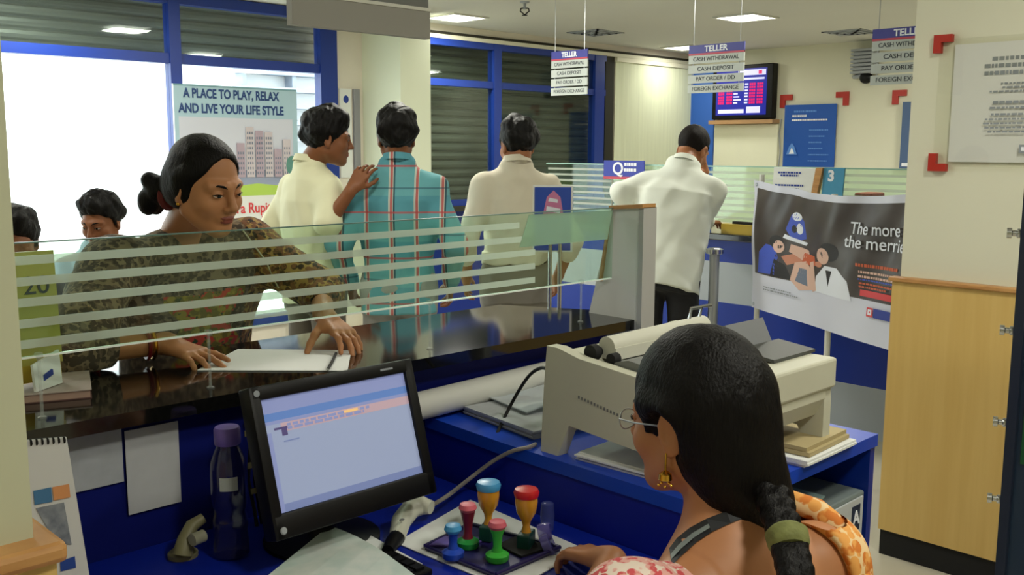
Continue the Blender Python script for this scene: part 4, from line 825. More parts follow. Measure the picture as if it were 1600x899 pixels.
class Loc:                             # local drawing frame for heads and hands
    def __init__(s, vol, c, R, sc=1, flip=1): s.v, s.c, s.R, s.s, s.fl = vol, np.array(c, float), R, sc, flip
    def p(s, q): q = np.array(q, float)*s.s; q[0] *= s.fl; return s.c+s.R @ q
    def cap(s, a, b, ra, rb, k=.01, op=1): s.v.cap(s.p(a), s.p(b), ra*s.s, rb*s.s, k*s.s, op)
    def ell(s, c, r, k=.01, op=1, rot=None):
        R = s.R if rot is None else s.R @ rot; s.v.ell(s.p(c), np.array(r if hasattr(r, '__len__') else [r]*3)*s.s, R, k*s.s, op)
def rx(a): a = math.radians(a); return np.array([[1, 0, 0], [0, math.cos(a), -math.sin(a)], [0, math.sin(a), math.cos(a)]])
def rz(a): a = math.radians(a); return np.array([[math.cos(a), -math.sin(a), 0], [math.sin(a), math.cos(a), 0], [0, 0, 1]])
def head(vol, c, R, sc=1., female=False, lids=.55, neck=None, nr=.052):
    L = Loc(vol, c, R, sc)
    L.ell((0, -.018, .030), (.073, .092, .084)); L.ell((0, .028, -.040), (.058, .062, .072), k=.04)
    L.cap((-.048, .004, -.060), (-.012, .066, -.094), .019, .015, k=.03); L.cap((.048, .004, -.060), (.012, .066, -.094), .019, .015, k=.03)
    L.ell((0, .070, -.094), (.018, .016, .014), k=.02)
    for s_ in (-1, 1):
        L.ell((s_*.040, .058, -.030), (.020, .020, .020), k=.025); L.cap((s_*.012, .083, .020), (s_*.046, .066, .018), .009, .008, k=.018)
    for s_ in (-1, 1): L.ell((s_*.031, .097, .001), (.017, .014, .011), k=.016, op=-1)
    for s_ in (-1, 1):
        L.ell((s_*.030, .0735, .000), (.0145, .0135, .0125), k=.006)
        L.cap((s_*.014, .080, -.001), (s_*.045, .072, -.001), .0014, .001, k=.004, op=-1)
    L.cap((0, .086, .012), (0, .106, -.026), .0065, .0095, k=.012); L.ell((0, .107, -.030), (.010, .009, .008), k=.008)
    for s_ in (-1, 1): L.ell((s_*.0115, .097, -.034), (.0075, .009, .0065), k=.006); L.ell((s_*.006, .101, -.041), (.003, .004, .003), k=.003, op=-1)
    L.ell((0, .082, -.058), (.024, .012, .013), k=.012)
    L.ell((0, .0915, -.0575), (.019, .0075, .0042), k=.004); L.ell((0, .0905, -.0675), (.0165, .0085, .0055), k=.004)
    L.cap((-.022, .090, -.0622), (.022, .090, -.0622), .0012, .0012, k=.003, op=-1)
    L.cap((-.0, .100, -.0622), (.0, .101, -.0622), .0012, .0012, k=.003, op=-1)
    for s_ in (-1, 1):
        rot = rz(-s_*18) @ rx(-8); L.ell((s_*.0755, -.008, -.012), (.0075, .018, .032), k=.006, rot=rot); L.ell((s_*.0825, -.004, -.008), (.004, .010, .018), k=.004, op=-1, rot=rot); L.ell((s_*.074, -.002, -.038), (.006, .008, .009), k=.006)
    if neck is not None: vol.cap(L.p((0, -.030, -.050)), neck, nr*sc, nr*sc*1.05, .02)
    return L
def skinregion(L, n=2):                # lips as second material
    def f(P):
        q = (P-L.c) @ L.R/L.s; m = (np.abs(q[:, 0]) < .0215) & (q[:, 1] > .082) & (((q[:, 2]+.0575)/.0055)**2+(q[:, 0]/.021)**2 < 1) | (np.abs(q[:, 0]) < .02) & (q[:, 1] > .082) & (((q[:, 2]+.0675)/.0062)**2+(q[:, 0]/.019)**2 < 1)
        return m.astype(int)
    return f
def eyes(L, parent, gaze=(0, 1, -.3), opening=.5, brow=None):
    ew, ed = MT['eye_white'], MT['eye_dark']; s = L.s
    for sg in (-1, 1):
        b = MB(); c = L.p((sg*.030, .0755, -.0005)); g = L.R @ np.array(gaze, float); g /= np.linalg.norm(g); w, h = .0130*s, .0052*s*opening/.5
        N_ = 14; F = L.R[:, 1]; out = (F*.93+L.R[:, 0]*sg*.37); out /= np.linalg.norm(out); sx = np.cross(out, L.R[:, 2]); sx /= np.linalg.norm(sx); sz = np.cross(sx, out); c = c+out*.0125*s
        def pt(u, v, h_=0): return c+sx*w*u+sz*h*v-out*(.0035*s*u*u)+out*h_
        def patch(cx, r, m, h_):
            b.mi = m; vs = [b.v(pt(cx+r*math.cos(2*math.pi*k/N_)*.9, max(-1, min(1, r*w/h*math.sin(2*math.pi*k/N_)))*math.sqrt(max(0, 1-(cx+r*math.cos(2*math.pi*k/N_))**2*.9)), h_)) for k in range(N_)]; b.f(vs)
        b.mi = 0; vs = [b.v(pt(math.cos(2*math.pi*k/24), math.sin(2*math.pi*k/24)*(1 if math.sin(2*math.pi*k/24) > 0 else .7))) for k in range(24)]; b.f(vs)
        gx = float((g @ sx)/max(.3, g @ out)); patch(max(-.4, min(.4, gx*.8)), .40, 1, .0006*s)
        b.mi = 1; top = [pt(-1.05+2.1*k/8, .95*math.sin(math.pi*k/8), .0012*s) for k in range(9)]; b.tube(top, .0011*s, 6)
        b.build('eye', [ew, ed], parent, recalc=False)
        if brow is not None:
            B_ = MB(); B_.tube([L.p((sg*.012, .0905, .0175)), L.p((sg*.022, .0885, .0225)), L.p((sg*.034, .0815, .0235)), L.p((sg*.047, .0690, .017))], [.0022*s, .0030*s, .0026*s, .0010*s], 8); B_.build('eyebrow', brow, parent, smooth=True)
def hand(vol, wrist, R, side=1, sc=1., curl=(25, 30, 35, 40), base=(5, 8, 12, 16), spread=4, thumb=(.6, .75, -.35), tc=20, k=.005):
    # R columns: x across (thumb side when side=1), y along the fingers, z back of the hand
    L = Loc(vol, wrist, R, sc, side)
    L.cap((0, -.02, 0), (0, .01, 0), .026, .025, k=.012)
    for x0, x1 in ((-.028, -.030), (-.010, -.0105), (.009, .0105), (.026, .030)): L.cap((x0*.55, .008, -.002), (x1, .080, .001), .0155, .0115, k=.012)
    L.cap((.018, .018, -.006), (.030, .045, -.009), .016, .013, k=.012)
    tips = []
    for i, (x, y, ln, r) in enumerate(((.031, .083, .072, .0088), (.0105, .088, .079, .0090), (-.0105, .085, .073, .0085), (-.031, .077, .058, .0075))):
        a = math.radians(spread*(1.5-i)); d0 = np.array([math.sin(a), math.cos(a), 0]); p = np.array([x, y, .001]); ang = math.radians(base[i]); rr = r
        for q, f in enumerate((.44, .31, .25)):
            d = np.array([d0[0]*math.cos(ang), d0[1]*math.cos(ang), -math.sin(ang)]); e = p+d*ln*f; L.cap(p, e, rr, rr*.90, k=k); p = e; rr *= .90; ang += math.radians(curl[i]*(1 if q == 0 else .7))
        tips.append(L.p(p))
    d = np.array(thumb, float); d /= np.linalg.norm(d); p = np.array([.026, .024, -.006]); rr = .0125
    for ln, q in ((.040, 0), (.032, 1), (.026, 2)):
        e = p+d*ln; L.cap(p, e, rr, rr*.86, k=.006); p = e; rr *= .86; t_ = math.radians(tc); d = np.array([d[0]*math.cos(t_)-d[1]*math.sin(t_)*-.0-math.sin(t_)*.6*(1 if d[0] > 0 else 0), d[1]*math.cos(t_)+math.sin(t_)*.6, d[2]]); d /= np.linalg.norm(d)
    tips.append(L.p(p)); return tips
def hair(c, R, sc, mname, parent, grow=.009, line=((.070, .058), (-.060, -.075)), extra=None, h=.004, wr=.002, seed=1, sideburn=0, top=0):
    v = Vol(np.array(c)-.17*sc, np.array(c)+.17*sc, h); L = Loc(v, c, R, sc)
    g = grow; L.ell((0, -.018, .030+top/2), (.073+g, .092+g, .084+g+top), k=.001)
    (y0, z0), (y1, z1) = line; n = np.array([0, -(z1-z0), (y1-y0)]); n = n if n[2] > 0 else -n; n = n/np.linalg.norm(n)
    v.half(L.p((0, y0, z0)), L.R @ n, k=.012*sc)
    if sideburn:
        for s_ in (-1, 1): L.cap((s_*.070, .012, .02), (s_*.0725, .008, -.018), .012, .007, k=.008)
    if extra: extra(L, v)
    if wr: v.wrinkle(wr, 110, seed)
    return v.mesh('hair', MT[mname], parent)
mat('eye_white', (208, 200, 190), .3); mat('eye_dark', (22, 14, 10), .15)
def hairmat(name, c, rough=.42):
    m = mat(name, c, rough, bump=.35, bscale=90, stretch=(3, 3, .35), spec=.16); return m
hairmat('hair_black', (9, 7, 7), .5); hairmat('hair_black_soft', (20, 15, 13), .6)
SK = mat('skin_brown', (158, 104, 70), .5, vary=.10, vscale=14, spec=.3); SK2 = mat('skin_dark_brown', (134, 84, 54), .5, vary=.1, vscale=14, spec=.3); SKL = mat('skin_warm', (184, 126, 86), .48, vary=.10, vscale=12, spec=.35)
LIP = mat('lips', (134, 66, 54), .4)
def ik(a, b, l1, l2, hint):
    a, b, hint = np.array(a, float), np.array(b, float), np.array(hint, float); d = b-a; D = min(np.linalg.norm(d), (l1+l2)*.999); u = d/np.linalg.norm(d)
    x = (l1*l1-l2*l2+D*D)/(2*D); hh = math.sqrt(max(l1*l1-x*x, 0)); w = hint-u*(hint@u); w /= np.linalg.norm(w); return a+u*x+w*hh
def man(label, xy, face, Hh, headc, hyaw, hpitch=0, hroll=0, skin=None, shirt=None, trousers=None, lean=(0, 0), arms=None, sleeve='short', hem=None, hairf=None, tuck=False, wid=1., shoes=None, seat=None, eyesopen=False, lips=False, group=None, hf=None, sh_drop=0, legs=True, collar=True, hairname='hair_black', bulk=1., belt=None, seed=1, foot=.10, hair_kw=None, extra_shirt=None, vox=.006):
    sk = skin or SK; x, y = xy; F = frame((math.cos(math.radians(face)), math.sin(math.radians(face)), 0)); O = np.array([x, y, 0.]); s = Hh/1.70
    W = lambda r, f, z: O+F[:, 0]*r*s+F[:, 1]*f*s+np.array([0, 0, z*s])
    lf, lr = lean
    if seat: zp = seat/s; pel = W(0, 0, zp+.09)
    else: pel = W(0, 0, .92)
    up = np.array([lr, lf, 1.]); up /= np.linalg.norm(up); U = F @ up; SR = np.stack([F[:, 0]-U*(F[:, 0]@U), np.cross(U, F[:, 0]), U], 1); SR[:, 0] /= np.linalg.norm(SR[:, 0]); SR[:, 1] = np.cross(SR[:, 2], SR[:, 0])
    T = lambda r, f, z: pel+SR @ (np.array([r, f, z])*s)      # torso frame from the pelvis
    nb = T(0, -.01, .53); sR, sL = T(.160*wid, -.01, .415-sh_drop), T(-.160*wid, -.01, .415-sh_drop); HR = hframe(hyaw, hpitch, hroll); hc = np.array(headc, float)
    wr = {}; A = arms or {}
    for nm, shp, sg in (('R', sR, 1), ('L', sL, -1)):
        a = A.get(nm, {}); w = np.array(a['wrist']) if 'wrist' in a else T(sg*.24, .06, -.04)
        el = np.array(a['elbow']) if 'elbow' in a else ik(shp, w, .29*s, .255*s, F @ np.array(a.get('hint', (sg*.5, -1, -.2))))
        wr[nm] = (shp, el, w, a)
    allp = [hc+.16, hc-.16, pel+.25, pel-.25, W(.3, .3, 0), W(-.3, -.3, 0), W(.3, -.3, 0), W(-.3, .3, 0)]+[q for v_ in wr.values() for q in (v_[1]+.08, v_[1]-.08, v_[2]+.2, v_[2]-.2)]
    if seat: allp.append(W(.2, .75, 0)); allp.append(W(-.2, .75, 0))
    lo, hi = np.min(allp, 0), np.max(allp, 0); lo[2] = max(lo[2], 0)
    v = Vol(lo, hi, vox); hs_ = s*1.05; L = head(v, hc, HR, hs_, neck=nb, nr=.049)
    v.loft(pel, SR, [-.05*s, .1*s, .3*s, .45*s, .53*s], [.13*s, .125*s, .14*s, .14*s, .06*s], [.09*s, .085*s, .095*s, .08*s, .05*s], k=.03)
    for nm, (shp, el, w, a) in wr.items():
        v.cap(T(0, 0, .43), shp, .05*s, .046*s, .04); v.cap(shp, el, .048*s, .037*s, .02); v.cap(el, w, .038*s, .026*s, .02)
        hd = np.array(a.get('hdir', w-el), float); hd /= np.linalg.norm(hd); bk_ = np.array(a.get('back', F[:, 1]*.2+F[:, 0]*(1 if nm == 'R' else -1)), float); z = bk_-hd*(bk_@hd); z /= np.linalg.norm(z); xx = np.cross(hd, z)
        ts = xx @ (F[:, 1]) ; sd = a.get('side', 1 if ts > 0 else -1); hand(v, w+hd*.015, np.stack([xx, hd, z], 1), sd, s*.98, **a.get('hk', {}))
    hips = [pel+SR[:, 0]*sg*.085*s+np.array([0, 0, -.04*s]) for sg in (1, -1)]
    if seat: knees = [h_+F[:, 1]*.42*s+F[:, 0]*sg*.05 for h_, sg in zip(hips, (1, -1))]; ank = [np.array([k_[0]+F[0, 1]*.02, k_[1]+F[1, 1]*.02, .09]) for k_ in knees]
    else: ank = [W(sg*.11, -.02+.03*sg, .09) for sg in (1, -1)]; knees = [(h_+a_)/2+F[:, 1]*.03 for h_, a_ in zip(hips, ank)]
    for h_, k_, a_ in zip(hips, knees, ank): v.cap(h_, k_, .07*s, .048*s, .03); v.cap(k_, a_, .048*s, .033*s, .02); v.cap(a_, a_+F[:, 1]*.12-np.array([0, 0, .05]), .03, .022, .02)
    hf = hf or (lambda L_, v_: [L_.ell((a_, b_, c_-.006), r_, k=.030) for a_, b_, c_, r_ in ((.03, .045, .105, .030), (-.02, .055, .108, .028), (0, .0, .120, .036), (.045, -.04, .09, .034), (-.045, -.03, .092, .034), (.0, -.085, .07, .036), (.055, -.06, .03, .032), (-.055, -.06, .03, .032), (0, -.10, .0, .026))])
    body = v.mesh('person', [sk, LIP], None, region=skinregion(L), origin=(x, y, 0)); setp(body, label, 'person', group)
    # shirt
    v = Vol(lo, hi, vox); hm = hem if hem is not None else -.12; b_ = bulk
    zs = [hm*s, (hm+.06)*s, .08*s, .22*s, .36*s, .46*s, .52*s]
    v.loft(pel, SR, zs, [.172*b_*s, .170*b_*s, .162*b_*s, .168*b_*s, .170*b_*s*wid, .120*s*wid, .070*s], [.128*b_*s, .126*b_*s, .122*b_*s, .128*b_*s, .125*b_*s, .10*s, .065*s], k=.03)
    for nm, (shp, el, w, a) in wr.items():
        v.cap(T(0, -.01, .470), shp, .055*s, .058*s, .06); e2 = el if sleeve != 'short' else shp+(el-shp)*.98
        v.cap(shp, e2, .059*s, .056*s if sleeve != 'short' else .062*s, .045)
        if sleeve == 'long': v.cap(el, w-(w-el)*.06, .060*s, .044*s, .02)
        elif sleeve == 'half': v.cap(el, el+(w-el)*.35, .058*s, .054*s, .02)
    if collar: v.cap(T(-.030, -.02, .525), T(.030, -.02, .525), .056*s, .056*s, .02)
    v.wrinkle(.0075, 27, seed); v.half(T(0, 0, .555), -SR[:, 2]+HR[:, 1]*-.25, .01)
    if extra_shirt: extra_shirt(v, T)
    so = v.mesh('shirt', shirt, body)
    if collar:
        b = MB(); ring = []; C0 = T(0, -.012, .535)
        for k in range(21):
            a_ = math.radians(-150+300*k/20)-math.pi/2; ring.append((C0+SR[:, 0]*.066*s*math.cos(a_)+SR[:, 1]*.068*s*math.sin(a_)+SR[:, 2]*(.012-.012*math.sin(a_))*s))
        prof = [(0, -.02, 1.0), (0, .018, .93), (.003, .022, .97), (.012, -.012, 1.16)]; rows = []
        for (o_, up_, sc_) in prof: rows.append([b.v(C0+(p-C0)*sc_+SR[:, 2]*up_*s) for p in ring])
        for r0, r1 in zip(rows, rows[1:]):
            for k in range(20): b.f([r0[k], r0[k+1], r1[k+1], r1[k]])
        b.build('collar', shirt, body, smooth=True)
    # trousers and shoes
    v = Vol(np.minimum(lo, pel-.3), hi, vox); v.loft(pel, SR if not seat else F, [-.16*s, -.05*s, .07*s], [.165*s, .172*s, .155*s], [.115*s, .122*s, .108*s], k=.02)
    for h_, k_, a_ in zip(hips, knees, ank): v.cap(h_, k_, .093*s, .072*s, .03); v.cap(k_, a_, .070*s, .056*s, .02)
    for sg in (-1, 1): v.half(W(0, 0, .075), (0, 0, 1), .005)
    v.wrinkle(.004, 30, seed+3); v.mesh('trousers', trousers, body)
    for a_ in ank:
        vv = Vol(a_-.2, a_+.2, .006); vv.cap(a_+np.array([0, 0, -.045])-F[:, 1]*.05, a_+F[:, 1]*.14-np.array([0, 0, .055]), .040, .036, .01); vv.half((0, 0, .004), (0, 0, 1), .003); vv.mesh('shoe', MT['shoe_black'], body)
    if belt is not None and not seat:
        v = Vol(pel-.25, pel+.25, .005); v.loft(pel+SR[:, 2]*.055*s, SR, [-.018*s, .018*s], [.162*s, .160*s], [.116*s, .114*s], k=.002); v.mesh('belt', belt, body)
    hk = dict(grow=.015, line=((.074, .062), (-.058, -.100)), sideburn=1, top=.006, wr=.0035); hk.update(hair_kw or {})
    hair(hc, HR, hs_, hairname, body, extra=hf, seed=seed, **hk)
    eyes(L, body, opening=.42, brow=MT[hairname]) if eyesopen else None
    return body, T, wr
mat('shoe_black', (16, 14, 14), .35)
# shirt and cloth materials
def plaid():
    m = bpy.data.materials.new('plaid_cotton'); m.use_nodes = True; nt = m.node_tree; N = nt.nodes.new; L = nt.links.new; b = nt.nodes['Principled BSDF']; b.inputs['Roughness'].default_value = .85
    tc = N('ShaderNodeTexCoord'); mp = N('ShaderNodeMapping'); mp.inputs['Rotation'].default_value = (0, 0, math.radians(45)); L(tc.outputs['Object'], mp.inputs[0]); sx = N('ShaderNodeSeparateXYZ'); L(mp.outputs[0], sx.inputs[0])
    def line(axis, pitch, off, wd):
        a = N('ShaderNodeMath'); a.operation = 'ADD'; a.inputs[1].default_value = off+10*pitch; L(sx.outputs[axis], a.inputs[0])
        q = N('ShaderNodeMath'); q.operation = 'MODULO'; q.inputs[1].default_value = pitch; L(a.outputs[0], q.inputs[0])
        l = N('ShaderNodeMath'); l.operation = 'LESS_THAN'; l.inputs[1].default_value = wd; L(q.outputs[0], l.inputs[0]); return l.outputs[0]
    cur = lin((98, 162, 170)); out = None
    for f, c, s in ((line(2, .21, .02, .07), (72, 140, 158), .7), (line('X', .115, .03, .022), (205, 205, 190), .75), (line('X', .115, .022, .011), (176, 60, 62), .85), (line('X', .23, .008, .008), (24, 44, 60), .8), (line(2, .21, .03, .009), (180, 66, 70), .75), (line(2, .21, .13, .008), (30, 70, 90), .6)):
        mx = N('ShaderNodeMix'); mx.data_type = 'RGBA'; k = N('ShaderNodeMath'); k.operation = 'MULTIPLY'; k.inputs[1].default_value = s; L(f, k.inputs[0]); L(k.outputs[0], mx.inputs[0])
        if out is None: mx.inputs[6].default_value = cur
        else: L(out, mx.inputs[6])
        mx.inputs[7].default_value = lin(c); out = mx.outputs[2]
    L(out, b.inputs['Base Color']); return m
PLAID = plaid()
def print_cloth(name, c1, c2, c3, sc=30, rough=.8, thr=(.42, .5), thr2=(.60, .66), c4=None):
    m = bpy.data.materials.new(name); m.use_nodes = True; nt = m.node_tree; N = nt.nodes.new; L = nt.links.new; b = nt.nodes['Principled BSDF']; b.inputs['Roughness'].default_value = rough; b.inputs['Specular IOR Level'].default_value = .25
    tc = N('ShaderNodeTexCoord'); last = None
    for i, (c, t) in enumerate(((c2, thr), (c3, thr2))+(((c4, (.62, .66)),) if c4 else ())):
        n = N('ShaderNodeTexNoise') if i != 1 else N('ShaderNodeTexVoronoi'); n.inputs['Scale'].default_value = sc*(1+.3*i)
        mp = N('ShaderNodeMapping'); mp.inputs['Location'].default_value = (i*3.1, i, 0); L(tc.outputs['Object'], mp.inputs[0]); L(mp.outputs[0], n.inputs[0])
        r = N('ShaderNodeMapRange'); r.inputs[1].default_value = t[0]; r.inputs[2].default_value = t[1]; L(n.outputs[0], r.inputs[0])
        mx = N('ShaderNodeMix'); mx.data_type = 'RGBA'; L(r.outputs[0], mx.inputs[0]); mx.inputs[7].default_value = lin(c)
        if last is None: mx.inputs[6].default_value = lin(c1)
        else: L(last, mx.inputs[6])
        last = mx.outputs[2]
    L(last, b.inputs['Base Color']); MT[name] = m; return m
CREAMS = mat('cream_shirt', (232, 230, 196), .8, vary=.04, vscale=6); BEIGES = mat('beige_shirt', (212, 204, 184), .8, vary=.04); WHITES = mat('white_shirt', (224, 228, 218), .8, vary=.03); LBLUES = mat('light_blue_shirt', (160, 178, 196), .8)
TRG = mat('grey_trousers', (120, 116, 108), .85); TRB = mat('black_trousers', (22, 22, 26), .85); TRL = mat('pale_grey_trousers', (150, 150, 146), .85); TRN = mat('brown_grey_trousers', (104, 98, 88), .85)
D_ = np.array
# man with cream shirt, hand on the friend's shoulder
hp = dep(569, 268, 4.42)
man('person in a cream shirt in profile, one hand on the shoulder beside him', dep(488, 300, 4.62)[:2], 0, 1.70, dep(513, 216, 4.55), -28, 8, 0, skin=SK2, shirt=CREAMS, trousers=TRN, arms={'R': {'wrist': tuple(dep(547, 300, 4.42)), 'elbow': tuple(dep(512, 350, 4.44)), 'hdir': tuple(dep(572, 262, 4.44)-dep(547, 300, 4.42)), 'back': (-.6, -.6, .5)}}, eyesopen=True, seed=2, bulk=1.0, wid=.95, tuck=False, hair_kw=dict(grow=.013, line=((.080, .052), (-.055, -.080)), top=.010))
# plaid shirt
man('person in a teal and red plaid shirt standing with his back to the camera', dep(622, 300, 4.58)[:2], 47, 1.71, dep(619, 214, 4.55), 60, 4, 0, skin=SK2, shirt=PLAID, trousers=TRL, seed=5, bulk=1.02, wid=1.04, sleeve='long', hem=-.16, hair_kw=dict(grow=.014, line=((.08, .06), (-.045, -.095)), top=.008))
# beige shirt
man('person in a beige shirt and black belt seen from behind before the shutter', dep(806, 300, 4.9)[:2], 57, 1.70, dep(808, 226, 4.88), 72, 10, 0, skin=SK, shirt=BEIGES, trousers=TRG, seed=8, bulk=.98, wid=1.02, sleeve='half', hem=.035, belt=MATTB, hair_kw=dict(grow=.010, line=((.08, .06), (-.05, -.085)), top=.004))
# white shirt leaning on the far counter
man('person in a loose white shirt and black trousers bending over the far counter', tuple((dep(1040, 440, 5.22))[:2]), 25, 1.72, dep(1083, 233, 5.38), 8, 32, 8, skin=SK, shirt=WHITES, trousers=TRB, lean=(.34, .10), seed=11, bulk=1.16, wid=1.10, sleeve='long', hem=-.14,
    arms={'R': {'wrist': tuple(dep(1104, 348, 5.78)), 'elbow': tuple(dep(1098, 338, 5.46)), 'hdir': (1, .1, -.05), 'back': (0, 0, 1)}, 'L': {'wrist': tuple(dep(1100, 268, 5.62)), 'elbow': tuple(dep(972, 302, 5.30)), 'hdir': tuple(dep(1098, 245, 5.6)-dep(1106, 270, 5.62)), 'back': (1, 0, 0)}}, hairname='hair_black_soft', hair_kw=dict(grow=.004, line=((.05, .075), (-.062, -.12)), top=0, wr=.001), hf=lambda L_, v_: None, sh_drop=.0)
# seated men by the window
man('person in a pale blue shirt seated by the bright window with head bowed', tuple(dep(158, 400, 4.75)[:2]), 235, 1.68, dep(158, 345, 4.55), 215, 20, 0, skin=SK2, shirt=LBLUES, trousers=TRN, seat=.44, seed=14, eyesopen=True, lean=(.06, 0), hair_kw=dict(grow=.012, line=((.088, .078), (-.058, -.05)), top=.004), arms={'R': {'wrist': tuple(dep(120, 455, 4.45)), 'hint': (1, -.5, -1)}, 'L': {'wrist': tuple(dep(190, 460, 4.45)), 'hint': (-1, -.5, -1)}})
man('person with black hair seated at the left edge beside the pillar', tuple(dep(18, 420, 4.0)[:2]), 235, 1.62, dep(24, 376, 3.85), 250, 15, 0, skin=SK2, shirt=mat('dark_shirt', (60, 60, 70), .8), trousers=TRB, seat=.44, seed=17, hair_kw=dict(grow=.012, line=((.080, .05), (-.055, -.08)), top=.006))
for p_, lb_ in ((dep(158, 400, 4.75), 'steel waiting chair under the person by the bright window'), (dep(18, 420, 4.0), 'steel waiting chair under the person at the left edge')):
    bn_ = root('waiting_chair', (p_[0], p_[1], 0), lb_, 'chair', 'waiting chairs by the window')
    Mx = Matrix.Translation((p_[0], p_[1], 0)) @ Matrix.Rotation(math.radians(145), 4, 'Z'); MB(Mx).box((-.22, -.20, .35), (.22, .24, .38), bev=.01).build('seat', STEEL, bn_)
    MB(Mx).box((-.2, -.22, .42), (.2, -.2, .8), bev=.008).build('backrest', STEEL, bn_)
    for a_ in (-.19, .19):
        for c_ in (-.18, .2): MB(Mx).tube([(a_, c_, .36), (a_, c_, .005)], .012, 8).build('leg', STEEL, bn_)
# ------------------------------------------------------------ woman at the counter
WF = mat('kurta_base', (70, 62, 36), .85)
KUR = print_cloth('olive_mottled_cotton', (112, 96, 78), (74, 64, 54), (134, 116, 92), 55); KYEL = print_cloth('yellow_floral_yoke', (156, 138, 58), (116, 104, 50), (190, 70, 56), 42, c4=(60, 76, 50)); KBLK = print_cloth('black_orange_print', (34, 28, 24), (120, 78, 48), (160, 128, 70), 52, c4=(84, 60, 36))
hc = dep(322, 288, 2.36); HR = hframe(283, 17, 3); hs = .97
sR, sL = D_((.965, 2.36, 1.235)), D_((1.335, 2.37, 1.262)); eR, wR = D_((.775, 2.135, 1.088)), D_((.975, 2.105, 1.082)); eL, wL = D_((1.43, 2.17, 1.15)), dep(503, 500, 2.30)
wL = D_((1.335, 2.015, 1.118)); nb = D_((1.155, 2.385, 1.315)); pel = D_((1.22, 2.56, .86))
lo = D_((.68, 1.85, .78)); hi = D_((1.55, 2.75, 1.62))
v = Vol(lo, hi, .003); L = head(v, hc, HR, hs, neck=nb, nr=.045)
v.cap(nb-D_((0, 0, .06)), pel+D_((0, -.04, .25)), .055, .10, .04); v.cap(pel+D_((0, -.04, .25)), pel, .11, .12, .04)
for s_, e_, w_ in ((sR, eR, wR), (sL, eL, wL)): v.cap(nb-D_((0, 0, .07)), s_, .04, .040, .02); v.cap(s_, e_, .042, .034, .02); v.cap(e_, w_, .033, .0235, .015)
def hR(fd, bk): fd = D_(fd)/np.linalg.norm(fd); z = D_(bk)-fd*(D_(bk)@fd); z /= np.linalg.norm(z); return np.stack([np.cross(fd, z), fd, z], 1)
t1 = on(352, 572, 2, 1.05); fd = t1-wR; fd[2] -= 0
hand(v, wR+fd/np.linalg.norm(fd)*.012, hR(fd, (0, 0, 1)), -1, .92, curl=(8, 10, 18, 22), base=(-4, 2, 10, 16), spread=3, thumb=(.55, .8, -.25), tc=4)
t2 = D_((1.335, 1.86, 1.05)); fd = t2-wL
hand(v, wL+fd/np.linalg.norm(fd)*.012, hR(fd, (.15, 0, 1)), 1, .92, curl=(26, 24, 22, 24), base=(-2, -2, 2, 8), spread=7, thumb=(.75, .55, -.6), tc=6)
v.half((0, 0, 1.0425), (0, 0, 1), .002) if False else None
wo = v.mesh('person', [SKL, LIP], None, region=skinregion(L), origin=(1.2, 2.55, 0)); setp(wo, 'person in an olive printed kurta leaning on the granite counter over a white form', 'person')
v.clip_free()
eyes(L, wo, gaze=(.15, 1, -.5), opening=.42, brow=MT['hair_black'])
# kurta
v = Vol(D_((.64, 1.95, .30)), D_((1.62, 2.9, 1.42)), .0055)
ch = (sR+sL)/2-D_((0, -.02, .03)); TR = frame((math.cos(math.radians(262)), math.sin(math.radians(262)), 0)); tilt = (nb-pel)/np.linalg.norm(nb-pel); TR = np.stack([TR[:, 0], np.cross(tilt, TR[:, 0]), tilt], 1)
v.loft(pel, TR, [-.52, -.3, -.05, .10, .22, .34, .42, .47], [.27, .24, .20, .165, .175, .195, .17, .085], [.19, .17, .15, .125, .135, .12, .085, .05], k=.03)
for s_, e_, w_ in ((sR, eR, wR), (sL, eL, wL)): v.cap(nb-D_((0, 0, .05)), s_, .05, .062, .05)
v.cap(sR, eR, .072, .068, .05); v.cap(sL, eL+(wL-eL)*.05, .070, .060, .05); v.cap(eR, eR+(wR-eR)*.25, .066, .050, .02); v.cap(eL, eL+(wL-eL)*.35, .058, .046, .02)
v.wrinkle(.004, 36, 21)
v.cap(nb+D_((0, -.02, .03)), nb+D_((0, -.06, .10)), .058, .09, .012, op=-1); v.ell(nb+D_((.0, -.09, -.01)), (.055, .05, .05), k=.02, op=-1)
v.half((0, 2.04, 1.0435), (0, 0, 1), .002) if False else None
sl = v.grid((.6, 1.9, .2), (1.7, 2.20, 1.046)); s4, X, Y, Z = sl; v.put(s4, (np.maximum(Z-1.046, Y-2.20)+0*X).astype(np.float32), .002, -1)
def kreg(P):
    q = (P-pel) @ TR; r = np.zeros(len(P), int); yk = (np.abs(q[:, 0]-.0) < .085+.02*np.sin(q[:, 2]*40)) & (q[:, 2] > -.02) & (q[:, 2] < .36) & (q[:, 1] > .02); r[yk] = 1
    d = sL-P; arm = (P[:, 0] > 1.30) & (P[:, 1] < 2.42); r[arm & ~yk] = 2; return r
v.mesh('kurta', [KUR, KYEL, KBLK], wo, region=kreg); v.clip_free()
b = MB()
for k in range(3): b.tube([sL+D_((-.06+.012*k, .03, .075)), sL+D_((-.045+.015*k, -.06, .045)), sL+D_((-.02+.018*k, -.125, -.03)), sL+D_((.0+.018*k, -.15, -.10))], .0022, 6)
b.build('dupatta_cord', mat('pale_cord', (176, 170, 140), .7), wo, smooth=True)
# red bordered sleeve and bangles
ax_ = (wR-eR)/np.linalg.norm(wR-eR)
for t_, m_, r_ in ((.24, RED, .050), (.78, mat('maroon_bangle', (120, 30, 34), .3), .032), (.84, GOLD, .0315)):
    c_ = eR+(wR-eR)*t_; MB().lathe(c_, [(r_, -.004), (r_+.004, 0), (r_, .004), (r_-.003, 0)], 28, axis=tuple(ax_)).build('sleeve_border' if t_ < .3 else 'bangle', m_, wo, smooth=True)
